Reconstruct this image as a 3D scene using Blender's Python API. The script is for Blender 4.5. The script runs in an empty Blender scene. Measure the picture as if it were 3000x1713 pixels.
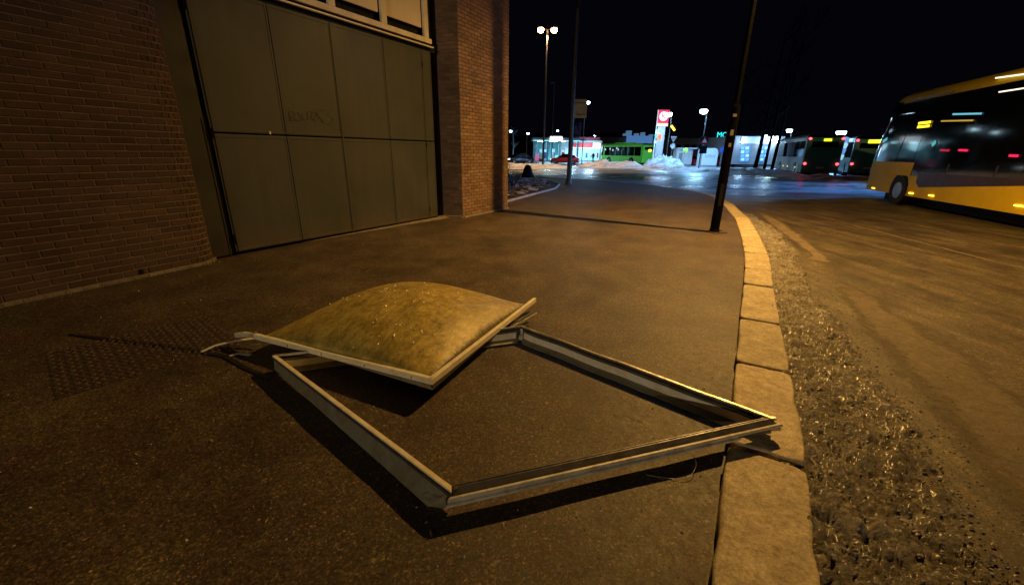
import bpy, bmesh, math, random
from mathutils import Vector, Matrix, noise
random.seed(7)
D = bpy.data
scene = bpy.context.scene
COL = scene.collection
PI = math.pi

# ------------------------------------------------------------------ camera
CAMZ, F_PX, CX, CY = 1.5, 1194.1, 1500.0, 856.5
PITCH, ROLL = math.radians(18.93), math.radians(0.68)
_r0, _u0 = Vector((1, 0, 0)), Vector((0, math.sin(PITCH), math.cos(PITCH)))
FWD = Vector((0, math.cos(PITCH), -math.sin(PITCH)))
RGT = math.cos(ROLL) * _r0 + math.sin(ROLL) * _u0
UPV = math.cos(ROLL) * _u0 - math.sin(ROLL) * _r0
cam = D.objects.new('camera', D.cameras.new('camera'))
COL.objects.link(cam)
cam.matrix_world = Matrix(((RGT.x, UPV.x, -FWD.x, 0), (RGT.y, UPV.y, -FWD.y, 0), (RGT.z, UPV.z, -FWD.z, CAMZ), (0, 0, 0, 1)))
cam.data.sensor_width = 36.0
cam.data.lens = F_PX / 3000 * 36.0
cam.data.clip_start = 0.05
cam.data.clip_end = 2000
scene.camera = cam

def ray(x, y):
    return RGT * ((x - CX) / F_PX) + UPV * ((CY - y) / F_PX) + FWD
def G(x, y, z=0.0):          # surveyed point: the photo pixel on the level plane z
    d = ray(x, y); t = (z - CAMZ) / d.z
    return Vector((d.x * t, d.y * t, z))
def W(x, y, Y):              # surveyed point: the photo pixel at distance Y
    d = ray(x, y); t = Y / d.y
    return Vector((d.x * t, Y, CAMZ + d.z * t))

# ------------------------------------------------------------------ world, exposure
world = D.worlds.new('World'); scene.world = world; world.use_nodes = True
nt = world.node_tree; nt.nodes.clear()
bg = nt.nodes.new('ShaderNodeBackground'); wo = nt.nodes.new('ShaderNodeOutputWorld')
bg.inputs['Color'].default_value = (0.38, 0.40, 1.0, 1); bg.inputs['Strength'].default_value = 0.0024
nt.links.new(bg.outputs[0], wo.inputs['Surface'])
scene.view_settings.view_transform = 'Standard'; scene.view_settings.look = 'None'
scene.view_settings.exposure = 0; scene.view_settings.gamma = 1
scene.view_settings.use_curve_mapping = False
scene.render.engine = 'CYCLES'

def lamp(kind, loc, power, color, radius=.1, direction=None, spot=2.9, parent=None, blend=.35):
    l = D.lights.new('lamp_light', kind); l.energy = power; l.color = color
    l.shadow_soft_size = radius
    if kind == 'SPOT': l.spot_size = spot; l.spot_blend = blend
    o = D.objects.new('lamp_light', l); COL.objects.link(o); o.location = loc
    if direction is not None: o.rotation_euler = Vector(direction).to_track_quat('-Z', 'Y').to_euler()
    if parent: o.parent = parent; o.matrix_parent_inverse = Matrix.Identity(4)
    return o

SODIUM = (1.0, 0.54, 0.125)
COOL = (0.25, 0.56, 1.0)

# ------------------------------------------------------------------ node helpers
def newmat(name):
    m = D.materials.new(name); m.use_nodes = True
    b = m.node_tree.nodes['Principled BSDF']
    return m, m.node_tree.nodes, m.node_tree.links, b
def noi(N, L, coord, scale, detail=4, rough=.55, dist=0):
    n = N.new('ShaderNodeTexNoise'); n.inputs['Scale'].default_value = scale
    n.inputs['Detail'].default_value = detail; n.inputs['Roughness'].default_value = rough
    n.inputs['Distortion'].default_value = dist
    L.new(coord, n.inputs['Vector']); return n.outputs['Fac']
def ramp(N, L, fac, stops, interp='LINEAR'):
    r = N.new('ShaderNodeValToRGB'); r.color_ramp.interpolation = interp
    el = r.color_ramp.elements
    while len(el) > 1: el.remove(el[-1])
    el[0].position = stops[0][0]; c = stops[0][1]; el[0].color = (*c, 1) if hasattr(c, '__len__') else (c, c, c, 1)
    for p, c in stops[1:]:
        e = el.new(p); e.color = (*c, 1) if hasattr(c, '__len__') else (c, c, c, 1)
    L.new(fac, r.inputs[0]); return r.outputs[0]
def mix(N, L, fac, a, b, mode='MIX'):
    m = N.new('ShaderNodeMix'); m.data_type = 'RGBA'; m.blend_type = mode
    for v, s in ((fac, 0), (a, 6), (b, 7)):
        if hasattr(v, 'is_output') or isinstance(v, bpy.types.NodeSocket): L.new(v, m.inputs[s])
        elif s == 0: m.inputs[0].default_value = v
        else: m.inputs[s].default_value = (*v, 1)
    return m.outputs[2]
def math_(N, L, op, a, b=None):
    m = N.new('ShaderNodeMath'); m.operation = op
    for v, i in ((a, 0), (b, 1)):
        if v is None: continue
        if isinstance(v, bpy.types.NodeSocket): L.new(v, m.inputs[i])
        else: m.inputs[i].default_value = v
    return m.outputs[0]
def bump(N, L, b, h, strength, dist=.01, prev=None):
    u = N.new('ShaderNodeBump'); u.inputs['Strength'].default_value = strength; u.inputs['Distance'].default_value = dist
    L.new(h, u.inputs['Height'])
    if prev: L.new(prev, u.inputs['Normal'])
    L.new(u.outputs[0], b.inputs['Normal']); return u.outputs[0]
def coord(N, obj=False, scale=None, L=None):
    if obj: c = N.new('ShaderNodeTexCoord').outputs['Object']
    else: c = N.new('ShaderNodeNewGeometry').outputs['Position']
    if scale:
        mp = N.new('ShaderNodeMapping'); mp.inputs['Scale'].default_value = scale; L.new(c, mp.inputs[0]); c = mp.outputs[0]
    return c

def simple(name, col, rough=.6, metal=0.0, var=.25, scale=6.0, bmp=.0, bscale=60, emis=None, es=0, spec=.5, bdist=.003):
    m, N, L, b = newmat(name)
    c = coord(N, True)
    f = noi(N, L, c, scale, 5)
    lo = tuple(x * (1 - var) for x in col); hi = tuple(min(1, x * (1 + var)) for x in col)
    L.new(ramp(N, L, f, [(.3, lo), (.7, hi)]), b.inputs['Base Color'])
    rf = ramp(N, L, noi(N, L, c, scale * 3, 4), [(.3, max(.03, rough * .75)), (.7, min(1, rough * 1.25))])
    L.new(rf, b.inputs['Roughness'])
    b.inputs['Metallic'].default_value = metal; b.inputs['Specular IOR Level'].default_value = spec
    if bmp: bump(N, L, b, noi(N, L, c, bscale, 4), bmp, bdist)
    if emis: b.inputs['Emission Color'].default_value = (*emis, 1); b.inputs['Emission Strength'].default_value = es
    return m
def emit(name, col, s):
    m, N, L, b = newmat(name)
    b.inputs['Base Color'].default_value = (*[x * .5 for x in col], 1)
    b.inputs['Emission Color'].default_value = (*col, 1); b.inputs['Emission Strength'].default_value = s
    return m

def asphalt_mat(name, lo, hi, wet=False, fine=230, ms=16):
    m, N, L, b = newmat(name)
    c = coord(N)
    big = noi(N, L, c, 1.6, 7, .75)
    mid = noi(N, L, c, ms, 7, .85)
    fin = noi(N, L, c, fine, 3, .7)
    grn = noi(N, L, c, 55, 4, .85)
    base = ramp(N, L, big, [(.2, lo), (.5, tuple((a + d) / 2 for a, d in zip(lo, hi))), (.85, hi)])
    base = mix(N, L, .75, base, ramp(N, L, mid, [(.25, (.35,) * 3), (.75, (1.65,) * 3)]), 'MULTIPLY')
    v = N.new('ShaderNodeTexVoronoi'); v.inputs['Scale'].default_value = 125; L.new(c, v.inputs['Vector'])
    sp = N.new('ShaderNodeSeparateColor'); L.new(v.outputs['Color'], sp.inputs[0])
    stone = ramp(N, L, sp.outputs[0], [(0, (.35, .35, .35)), (.6, (.9, .9, .9)), (.95, (1.9, 1.8, 1.7)), (1, (4.0, 3.7, 3.2))])
    base = mix(N, L, .95, base, ramp(N, L, grn, [(.34, (.42,) * 3), (.5, (.95,) * 3), (.66, (1.75,) * 3)]), 'MULTIPLY')
    if wet:
        mp = N.new('ShaderNodeMapping'); mp.inputs['Rotation'].default_value = (0, 0, math.radians(30)); mp.inputs['Scale'].default_value = (3.2, .45, 1); L.new(c, mp.inputs[0])
        trk = noi(N, L, mp.outputs[0], 1, 8, .75); base = mix(N, L, .9, base, ramp(N, L, trk, [(.36, (.50, .46, .42)), (.5, (1, 1, 1)), (.64, (1.8, 1.75, 1.7))]), 'MULTIPLY')
    damp = noi(N, L, c, .8, 9, .78, .3); base = mix(N, L, .9, base, ramp(N, L, damp, [(.34, (.50, .46, .44)), (.5, (1.0, .98, .95)), (.66, (1.45, 1.42, 1.35))]), 'MULTIPLY')
    cr = N.new('ShaderNodeTexVoronoi'); cr.feature = 'DISTANCE_TO_EDGE'; cr.inputs['Scale'].default_value = .33
    wv = N.new('ShaderNodeVectorMath'); wv.operation = 'ADD'; nc = N.new('ShaderNodeTexNoise'); nc.inputs['Scale'].default_value = 2.2; nc.inputs['Detail'].default_value = 7; nc.inputs['Roughness'].default_value = .7
    L.new(c, nc.inputs['Vector']); L.new(c, wv.inputs[0]); L.new(nc.outputs['Color'], wv.inputs[1]); L.new(wv.outputs[0], cr.inputs['Vector'])
    crk = math_(N, L, 'MULTIPLY', ramp(N, L, cr.outputs['Distance'], [(0, 1), (.0028, 0)]), ramp(N, L, noi(N, L, c, .7, 3), [(.50, 0), (.62, .6)]))
    base = mix(N, L, crk, base, (.012, .009, .008))
    hue = noi(N, L, c, 3.1, 6, .8); base = mix(N, L, .6, base, ramp(N, L, hue, [(.36, (.95, .55, .50)), (.5, (1.0, .95, .82)), (.64, (1.15, 1.30, .70))]), 'MULTIPLY')
    base = mix(N, L, .8, base, stone, 'MULTIPLY')
    L.new(base, b.inputs['Base Color'])
    r = ramp(N, L, mid, [(.3, .42), (.7, .75)])
    if wet:
        sy = N.new('ShaderNodeSeparateXYZ'); L.new(c, sy.inputs[0])
        cs = coord(N, False, (.09, .38, 1), L)
        wn = noi(N, L, cs, 1.0, 6, .6, .6)
        d = N.new('ShaderNodeMapRange'); d.inputs[1].default_value = 13; d.inputs[2].default_value = 19
        L.new(sy.outputs[1], d.inputs[0])
        wetm = math_(N, L, 'MULTIPLY', d.outputs[0], ramp(N, L, wn, [(.32, 0), (.6, 1)]))
        r = mix(N, L, wetm, r, (.20, .20, .20))
        ice = math_(N, L, 'MULTIPLY', d.outputs[0], ramp(N, L, noi(N, L, cs, 1.9, 6, .7, 1.2), [(.44, 0), (.60, 1)]))
        base = mix(N, L, math_(N, L, 'MULTIPLY', ice, .7), base, (.42, .45, .5))
        L.new(base, b.inputs['Base Color'])
        b.inputs['Specular IOR Level'].default_value = .6
    L.new(r, b.inputs['Roughness'])
    b1 = bump(N, L, b, sp.outputs[0], .22, .004)
    b2 = bump(N, L, b, fin, .35, .003, b1)
    bump(N, L, b, mid, .3, .008, b2)
    return m

M = {}
M['walk'] = asphalt_mat('sidewalk_asphalt', (.042, .032, .026), (.105, .083, .063))
M['road'] = asphalt_mat('road_asphalt', (.032, .027, .023), (.076, .064, .053), wet=True, ms=30)
M['granite'] = None
def stone_mat(name, lo, hi, bs=.5):
    m, N, L, b = newmat(name)
    c = coord(N)
    a = noi(N, L, c, 6, 6, .7); f = noi(N, L, c, 90, 4, .9)
    base = ramp(N, L, a, [(.3, lo), (.7, hi)])
    base = mix(N, L, .7, base, ramp(N, L, f, [(.3, (.42,) * 3), (.7, (1.5,) * 3)]), 'MULTIPLY')
    oi = N.new('ShaderNodeObjectInfo')
    base = mix(N, L, .6, base, ramp(N, L, oi.outputs['Random'], [(0, (.70, .69, .66)), (1, (1.2, 1.15, 1.1))]), 'MULTIPLY')
    blo = noi(N, L, c, 22, 6, .85); base = mix(N, L, .8, base, ramp(N, L, blo, [(.36, (.55, .52, .48)), (.58, (1.2,) * 3)]), 'MULTIPLY')
    L.new(base, b.inputs['Base Color']); b.inputs['Roughness'].default_value = .75
    b1 = bump(N, L, b, f, bs, .003); bump(N, L, b, noi(N, L, c, 25, 4), .5, .012, b1)
    return m
M['granite'] = stone_mat('granite', (.30, .25, .18), (.56, .49, .37))
M['concrete'] = stone_mat('concrete', (.13, .115, .10), (.30, .26, .22))

# brick: tone changes per brick
def brick_mat():
    m, N, L, b = newmat('brick_red_brown')
    g = N.new('ShaderNodeNewGeometry'); oi = N.new('ShaderNodeObjectInfo')
    s = math_(N, L, 'FRACT', math_(N, L, 'ADD', g.outputs['Random Per Island'], oi.outputs['Random']))
    base = ramp(N, L, s, [(0, (.12, .066, .052)), (.45, (.155, .080, .058)), (.75, (.175, .092, .066)), (.95, (.20, .11, .08)), (1, (.09, .055, .045))])
    c = g.outputs['Position']
    f = noi(N, L, c, 70, 5, .7)
    base = mix(N, L, .8, base, ramp(N, L, f, [(.25, (.6,) * 3), (.75, (1.4,) * 3)]), 'MULTIPLY')
    soot = noi(N, L, c, 1.3, 5, .6, .6)
    base = mix(N, L, .7, base, ramp(N, L, soot, [(.3, (.55, .52, .5)), (.65, (1.15, 1.1, 1.05))]), 'MULTIPLY')
    sx = N.new('ShaderNodeSeparateXYZ'); L.new(c, sx.inputs[0])      # left wall painted darker and pier brighter, standing in for lamp falloff
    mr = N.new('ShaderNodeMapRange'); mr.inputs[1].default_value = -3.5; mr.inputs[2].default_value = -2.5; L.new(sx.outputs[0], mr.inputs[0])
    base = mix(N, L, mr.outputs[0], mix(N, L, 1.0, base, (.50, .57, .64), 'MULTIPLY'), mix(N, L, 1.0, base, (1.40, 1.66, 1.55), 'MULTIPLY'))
    L.new(base, b.inputs['Base Color']); b.inputs['Roughness'].default_value = .85
    bump(N, L, b, f, .7, .004)
    return m
M['brick'] = brick_mat()
M['mortar'] = simple('mortar', (.19, .14, .12), .95, var=.3, scale=12, bmp=.6, bscale=120)

def door_mat():
    m, N, L, b = newmat('grey_green_door_paint')
    c = coord(N)
    a = noi(N, L, c, .75, 5, .6, .5)
    base = ramp(N, L, a, [(.3, (.035, .042, .037)), (.5, (.047, .052, .050)), (.7, (.062, .061, .063))])
    st = noi(N, L, coord(N, False, (6, 6, .5), L), 1.0, 5, .6)
    base = mix(N, L, .5, base, ramp(N, L, st, [(.3, (.75,) * 3), (.7, (1.2,) * 3)]), 'MULTIPLY')
    sz = N.new('ShaderNodeSeparateXYZ'); L.new(c, sz.inputs[0])
    spl = math_(N, L, 'ADD', sz.outputs[2], math_(N, L, 'MULTIPLY', noi(N, L, c, 3.5, 5), .9))
    base = mix(N, L, ramp(N, L, spl, [(.42, .55), (.85, 0)]), base, (.10, .072, .045))
    L.new(base, b.inputs['Base Color'])
    L.new(ramp(N, L, a, [(.3, .45), (.7, .65)]), b.inputs['Roughness'])
    bump(N, L, b, noi(N, L, c, 2.2, 3), .25, .02)
    return m
M['door'] = door_mat()
M['dark'] = simple('dark_rubber_and_gap_shade', (.006, .006, .006), .7, spec=.2)
M['black'] = simple('black_paint', (.012, .012, .013), .42, scale=9, bmp=.2)
M['beige'] = simple('beige_painted_timber', (.82, .74, .62), .6, var=.15, scale=4, bmp=.2, bscale=40)
M['drip'] = simple('white_drip_strip', (.85, .80, .66), .35, var=.05)
M['pane'] = simple('cream_infill_board', (.86, .74, .60), .5, var=.1, scale=2)

def metal_mat(name, col, rough, metal, dirt=.5):
    m, N, L, b = newmat(name)
    c = coord(N)
    a = noi(N, L, c, 9, 6, .7, .5); s = noi(N, L, coord(N, False, (22, 22, 90), L), 1, 5, .7)
    dk = tuple(x * (1 - dirt) * k for x, k in zip(col, (1, .85, .62)))
    base = ramp(N, L, a, [(.30, dk), (.55, col), (.8, tuple(min(1, x * 1.1) for x in col))])
    base = mix(N, L, .5, base, ramp(N, L, s, [(.3, (.7, .68, .62)), (.7, (1.1,) * 3)]), 'MULTIPLY')
    L.new(base, b.inputs['Base Color'])
    L.new(ramp(N, L, s, [(.3, rough * .7), (.7, min(1, rough * 1.4))]), b.inputs['Roughness'])
    b.inputs['Metallic'].default_value = metal
    bump(N, L, b, a, .25, .006)
    return m
M['alu'] = metal_mat('weathered_aluminium', (.50, .49, .46), .38, .75)
M['alu_paint'] = metal_mat('grey_white_coated_profile', (.72, .69, .62), .42, .15, .45)
M['alu_dark'] = metal_mat('dark_bare_profile', (.13, .125, .14), .4, .45, .4)
M['pvc'] = metal_mat('cream_pvc_profile', (.93, .88, .72), .35, 0.0, .15)
M['liner'] = metal_mat('off_white_liner', (.88, .86, .80), .5, 0, .1)
M['skirt_metal'] = metal_mat('dull_grey_flashing', (.26, .25, .20), .5, .1, .3)
M['skirt'] = metal_mat('olive_sealing_flange', (.30, .285, .20), .45, .1, .3)

def dome_mat():
    m, N, L, b = newmat('yellowed_acrylic')
    c = coord(N)
    a = noi(N, L, c, 2.6, 6, .65, .8); g = noi(N, L, c, 16, 6, .7, .5)
    base = ramp(N, L, a, [(.28, (.36, .27, .06)), (.5, (.50, .385, .095)), (.72, (.64, .50, .15))])
    base = mix(N, L, .6, base, ramp(N, L, g, [(.32, (.42, .42, .36)), (.62, (1.3,) * 3)]), 'MULTIPLY')
    grm = noi(N, L, coord(N, True, (5, 8, 5), L), 1, 9, .85, .8); base = mix(N, L, .65, base, ramp(N, L, grm, [(.40, (.50, .45, .36)), (.55, (1.1, 1.08, 1.0))]), 'MULTIPLY')
    st = noi(N, L, coord(N, True, (5, 42, 1), L), 1, 6, .75, .4)
    base = mix(N, L, .45, base, ramp(N, L, st, [(.32, (.45, .42, .35)), (.62, (1.15,) * 3)]), 'MULTIPLY')
    # darker brown band along the rim next to the right bar (object y near 0)
    so = N.new('ShaderNodeSeparateXYZ'); L.new(N.new('ShaderNodeTexCoord').outputs['Object'], so.inputs[0])
    rim = math_(N, L, 'ADD', so.outputs[1], math_(N, L, 'MULTIPLY', noi(N, L, coord(N, True, (60, 9, 9), L), 1, 5, .8), .16))
    base = mix(N, L, ramp(N, L, rim, [(.115, .85), (.15, 0)]), base, (.045, .038, .022))
    L.new(base, b.inputs['Base Color'])
    L.new(ramp(N, L, g, [(.3, .28), (.7, .6)]), b.inputs['Roughness'])
    b.inputs['Transmission Weight'].default_value = 0.0
    b.inputs['Coat Weight'].default_value = .18; b.inputs['Coat Roughness'].default_value = .06
    b1 = bump(N, L, b, noi(N, L, coord(N, True, (18, 70, 30), L), 1, 4, .7), .55, .006)
    bump(N, L, b, g, .5, .008, b1)
    b2 = N.new('ShaderNodeBump'); b2.inputs['Strength'].default_value = 1.0; b2.inputs['Distance'].default_value = .035
    L.new(noi(N, L, coord(N, True, (26, 70, 26), L), 1, 6, .9, .5), b2.inputs['Height']); L.new(b2.outputs[0], b.inputs['Coat Normal'])
    return m
M['dome'] = dome_mat()

def ice_mat():
    m, N, L, b = newmat('dirty_gutter_ice')
    c = coord(N)
    a = noi(N, L, coord(N, False, (4, 9, 4), L), 1, 6, .75, 1.0); g = noi(N, L, coord(N, False, (17, 42, 20), L), 1, 8, .85, .9); h = noi(N, L, coord(N, False, (60, 130, 60), L), 1, 4, .8)
    base = ramp(N, L, a, [(.30, (.045, .036, .030)), (.44, (.16, .135, .11)), (.56, (.32, .29, .25)), (.72, (.55, .52, .48))])
    base = mix(N, L, .85, base, ramp(N, L, g, [(.40, (.12, .10, .09)), (.57, (1.6,) * 3)]), 'MULTIPLY')
    L.new(base, b.inputs['Base Color'])
    L.new(ramp(N, L, g, [(.35, .28), (.65, .75)]), b.inputs['Roughness'])
    b.inputs['Specular IOR Level'].default_value = .5
    b1 = bump(N, L, b, g, 1.0, .030); bump(N, L, b, h, .8, .004, b1)
    b.inputs['Coat Weight'].default_value = .12; b.inputs['Coat Roughness'].default_value = .2
    return m
M['ice'] = ice_mat()
def snow_mat(name, lo, hi):
    m, N, L, b = newmat(name)
    c = coord(N)
    a = noi(N, L, c, .9, 6, .7, .6); g = noi(N, L, c, 5, 5, .7)
    base = ramp(N, L, a, [(.33, lo), (.55, hi)])
    base = mix(N, L, .6, base, ramp(N, L, g, [(.3, (.5, .48, .46)), (.6, (1.1,) * 3)]), 'MULTIPLY')
    L.new(base, b.inputs['Base Color']); b.inputs['Roughness'].default_value = .6
    bump(N, L, b, g, .6, .1)
    return m
M['snow'] = snow_mat('ploughed_snow', (.12, .115, .115), (.55, .56, .58))
M['snow_dirty'] = snow_mat('dirty_snow', (.10, .09, .08), (.55, .52, .50))
M['sand'] = stone_mat('dry_sanded_ice', (.09, .072, .055), (.21, .165, .125))
M['soil'] = stone_mat('soil', (.03, .024, .018), (.09, .07, .05))
M['gal'] = simple('galvanised_pole', (.22, .20, .18), .45, .5, var=.3, scale=3)
M['tar'] = simple('dark_pole', (.0035, .003, .003), .7, spec=.08, var=.4, scale=5, bmp=.3)
M['postm'] = simple('black_post_paint', (.0009, .0008, .0008), .8, spec=.02)
M['gald'] = simple('weathered_dark_steel', (.055, .045, .04), .6, .2, var=.3, scale=3)
M['white'] = simple('white_paint', (.75, .75, .75), .5, var=.1)
M['greyp'] = simple('grey_panel', (.33, .31, .30), .6, var=.15)
M['bluep'] = simple('blue_sign', (.02, .06, .30), .4)
M['redp'] = simple('red_paint', (.60, .015, .02), .35, var=.1)
M['yellow'] = simple('yellow_bus_paint', (.72, .50, .001), .6, var=.08, scale=2, bmp=.1, spec=.2)
M['green'] = simple('green_bus_paint', (.22, .90, .07), .35, var=.06, emis=(.1, .6, .05), es=.0)
M['dgreen'] = simple('dark_green_bus_paint', (.03, .32, .13), .35, var=.1)
M['tan'] = simple('beige_lit_bus_side', (.20, .17, .11), .4, var=.1)  # pale side colour stands in for lamplight on a green bus
M['glass'] = simple('dark_tinted_glass', (.003, .0035, .005), .06, var=.3, spec=.28)
M['tyre'] = simple('tyre_rubber', (.015, .015, .015), .8)
M['rim'] = simple('wheel_rim', (.3, .3, .3), .4, .7)
M['carblk'] = simple('black_car_paint', (.012, .012, .014), .2, var=.1)
M['conc_far'] = simple('grey_facade', (.20, .19, .185), .8, var=.2, scale=.6)
M['blue_far'] = simple('blue_grey_facade', (.35, .40, .45), .7, var=.1, scale=.6)
M['roofd'] = simple('dark_roof', (.03, .03, .035), .8)
M['bark'] = simple('bark', (.003, .0027, .0027), 1.0, spec=.02, var=.4, scale=5, bmp=.6, bscale=20)
M['leafl'] = simple('dead_leaves', (.22, .16, .09), .7, var=.5, scale=15)
M['rust'] = None
def rust_mat():
    m, N, L, b = newmat('rusty_cast_iron')
    c = coord(N)
    a = noi(N, L, c, 9, 6, .7)
    L.new(ramp(N, L, a, [(.3, (.030, .022, .018)), (.7, (.075, .050, .036))]), b.inputs['Base Color'])
    b.inputs['Roughness'].default_value = .6; bump(N, L, b, noi(N, L, c, 150, 4), .6, .003)
    return m
M['rust'] = rust_mat()
M['stud'] = simple('worn_iron_stud', (.105, .066, .045), .55, var=.5, scale=8)
E_cool = emit('cool_led', (.55, .85, 1.0), 40)
E_white = emit('white_led_panel', (.80, .93, 1.0), 3.5)
E_cyanw = emit('cyan_lit_interior', (.30, .75, .95), 1.0)
E_sod = emit('sodium_lamp_glass', (1.0, .62, .22), 60)
E_red = emit('red_tail_light', (1, .03, .05), 12)
E_redpanel = emit('red_backlit_panel', (.85, .02, .10), 1.0)
E_redband = emit('red_lit_band', (.70, .03, .06), .7)
E_amber = emit('amber_lamp', (1, .60, .05), 4)
E_cream = emit('cream_backlit_panel', (1, .70, .45), 1.0)
E_wht1 = emit('white_backlit_panel', (.95, .93, 1.0), 1.15)
E_cyan = emit('cyan_letters', (.02, .75, .85), 1.6)
E_orange = emit('orange_digits', (1, .22, .06), 1.0)
E_greend = emit('green_digits', (.10, .8, .5), .8)
E_blue = emit('blue_lit_poster', (.13, .38, .85), .9)
E_yel = emit('yellow_display', (1, .72, .02), 2.2)

# ------------------------------------------------------------------ mesh builder
class MB:
    def __init__(s): s.v = []; s.f = []; s.sm = []
    def add(s, vs, fs, smooth=False):
        k = len(s.v); s.v += [Vector(v) for v in vs]; s.f += [tuple(i + k for i in f) for f in fs]; s.sm += [smooth] * len(fs)
        return s
    def box(s, c, size, rz=0, M4=None):
        hx, hy, hz = size[0] / 2, size[1] / 2, size[2] / 2
        R = Matrix.Rotation(rz, 3, 'Z')
        vs = [Vector(c) + R @ Vector((x * hx, y * hy, z * hz)) for x in (-1, 1) for y in (-1, 1) for z in (-1, 1)]
        if M4: vs = [M4 @ v for v in vs]
        return s.add(vs, [(0, 1, 3, 2), (4, 6, 7, 5), (0, 4, 5, 1), (2, 3, 7, 6), (0, 2, 6, 4), (1, 5, 7, 3)])
    def beam(s, a, b, w, h, upv=(0, 0, 1), w2=None, h2=None):
        a, b = Vector(a), Vector(b); d = (b - a).normalized(); u = Vector(upv); r = d.cross(u).normalized(); u = r.cross(d)
        w2 = w if w2 is None else w2; h2 = h if h2 is None else h2
        vs = []
        for p, ww, hh in ((a, w, h), (b, w2, h2)):
            for x, y in ((-1, -1), (1, -1), (1, 1), (-1, 1)): vs.append(p + r * x * ww / 2 + u * y * hh / 2)
        return s.add(vs, [(0, 1, 2, 3), (7, 6, 5, 4), (0, 4, 5, 1), (1, 5, 6, 2), (2, 6, 7, 3), (3, 7, 4, 0)])
    def tube(s, pts, rad, n=10, cap=True):
        pts = [Vector(p) for p in pts]
        rs = rad if hasattr(rad, '__len__') else [rad] * len(pts)
        rings = []; ref = None
        for i, p in enumerate(pts):
            d = (pts[min(i + 1, len(pts) - 1)] - pts[max(i - 1, 0)]).normalized()
            if ref is None: ref = Vector((1, 0, 0)) if abs(d.x) < .9 else Vector((0, 1, 0))
            r = (ref - d * ref.dot(d)).normalized(); ref = r; u = d.cross(r)
            rings.append([p + (r * math.cos(2 * PI * j / n) + u * math.sin(2 * PI * j / n)) * rs[i] for j in range(n)])
        vs = [v for r in rings for v in r]
        fs = [(i * n + j, i * n + (j + 1) % n, (i + 1) * n + (j + 1) % n, (i + 1) * n + j) for i in range(len(pts) - 1) for j in range(n)]
        s.add(vs, fs, True)
        if cap: s.add(rings[0], [tuple(range(n - 1, -1, -1))]); s.add(rings[-1], [tuple(range(n))])
        return s
    def lathe(s, prof, c=(0, 0, 0), n=16, smooth=True):
        vs = [Vector(c) + Vector((r * math.cos(2 * PI * j / n), r * math.sin(2 * PI * j / n), z)) for r, z in prof for j in range(n)]
        fs = [(i * n + j, i * n + (j + 1) % n, (i + 1) * n + (j + 1) % n, (i + 1) * n + j) for i in range(len(prof) - 1) for j in range(n)]
        return s.add(vs, fs, smooth)
    def prism(s, pts, z0, z1):
        n = len(pts)
        vs = [Vector((p[0], p[1], z0)) for p in pts] + [Vector((p[0], p[1], z1)) for p in pts]
        return s.add(vs, [tuple(range(n - 1, -1, -1)), tuple(range(n, 2 * n))] + [(i, (i + 1) % n, n + (i + 1) % n, n + i) for i in range(n)])
    def grid(s, fn, nu, nv, smooth=True, closed=False):
        vs = [fn(i / nu, j / nv) for j in range(nv + 1) for i in range(nu + 1)]
        fs = [(j * (nu + 1) + i, j * (nu + 1) + i + 1, (j + 1) * (nu + 1) + i + 1, (j + 1) * (nu + 1) + i) for j in range(nv) for i in range(nu)]
        return s.add(vs, fs, smooth)
    def mesh(s, name):
        me = D.meshes.new(name); me.from_pydata([tuple(v) for v in s.v], [], s.f)
        me.polygons.foreach_set('use_smooth', s.sm); me.validate(); me.update(); return me
    def build(s, name, mat, parent=None, bevel=0, solid=0, fixn=False):
        me = s.mesh(name)
        if fixn:
            bm = bmesh.new(); bm.from_mesh(me); bmesh.ops.recalc_face_normals(bm, faces=bm.faces); bm.to_mesh(me); bm.free()
        me.materials.append(mat)
        o = D.objects.new(name, me); COL.objects.link(o)
        if parent: o.parent = parent
        if solid: md = o.modifiers.new('solid', 'SOLIDIFY'); md.thickness = solid
        if bevel: md = o.modifiers.new('bev', 'BEVEL'); md.width = bevel; md.segments = 2; md.limit_method = 'ANGLE'
        return o
def tag(o, label=None, cat=None, group=None, kind=None):
    if label: o['label'] = label
    if cat: o['category'] = cat
    if group: o['group'] = group
    if kind: o['kind'] = kind
    return o
def thing(name, loc, label, cat, group=None, rz=0):
    o = D.objects.new(name, None); COL.objects.link(o); o.location = loc; o.rotation_euler = (0, 0, rz); o.empty_display_size = .2
    return tag(o, label, cat, group)
def text_mesh(txt, size, mat, name, parent, loc, rot, depth=.01):
    cu = D.curves.new('txt', 'FONT'); cu.body = txt; cu.size = size; cu.extrude = depth; cu.align_x = 'CENTER'; cu.align_y = 'CENTER'
    t = D.objects.new('txt', cu); COL.objects.link(t)
    me = D.meshes.new_from_object(t.evaluated_get(bpy.context.evaluated_depsgraph_get())); D.objects.remove(t)
    me.materials.clear(); me.materials.append(mat)
    o = D.objects.new(name, me); COL.objects.link(o); o.parent = parent; o.location = loc; o.rotation_euler = rot
    return o
def interp(tab, y):
    if y <= tab[0][0]: return tab[0][1] + (y - tab[0][0]) * (tab[1][1] - tab[0][1]) / (tab[1][0] - tab[0][0])
    for (a, p), (b, q) in zip(tab, tab[1:]):
        if y <= b: return p + (q - p) * (y - a) / (b - a)
    return tab[-1][1]
def nz(x, y, z=0, s=1.0): return noise.noise(Vector((x * s, y * s, z * s)))

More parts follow.
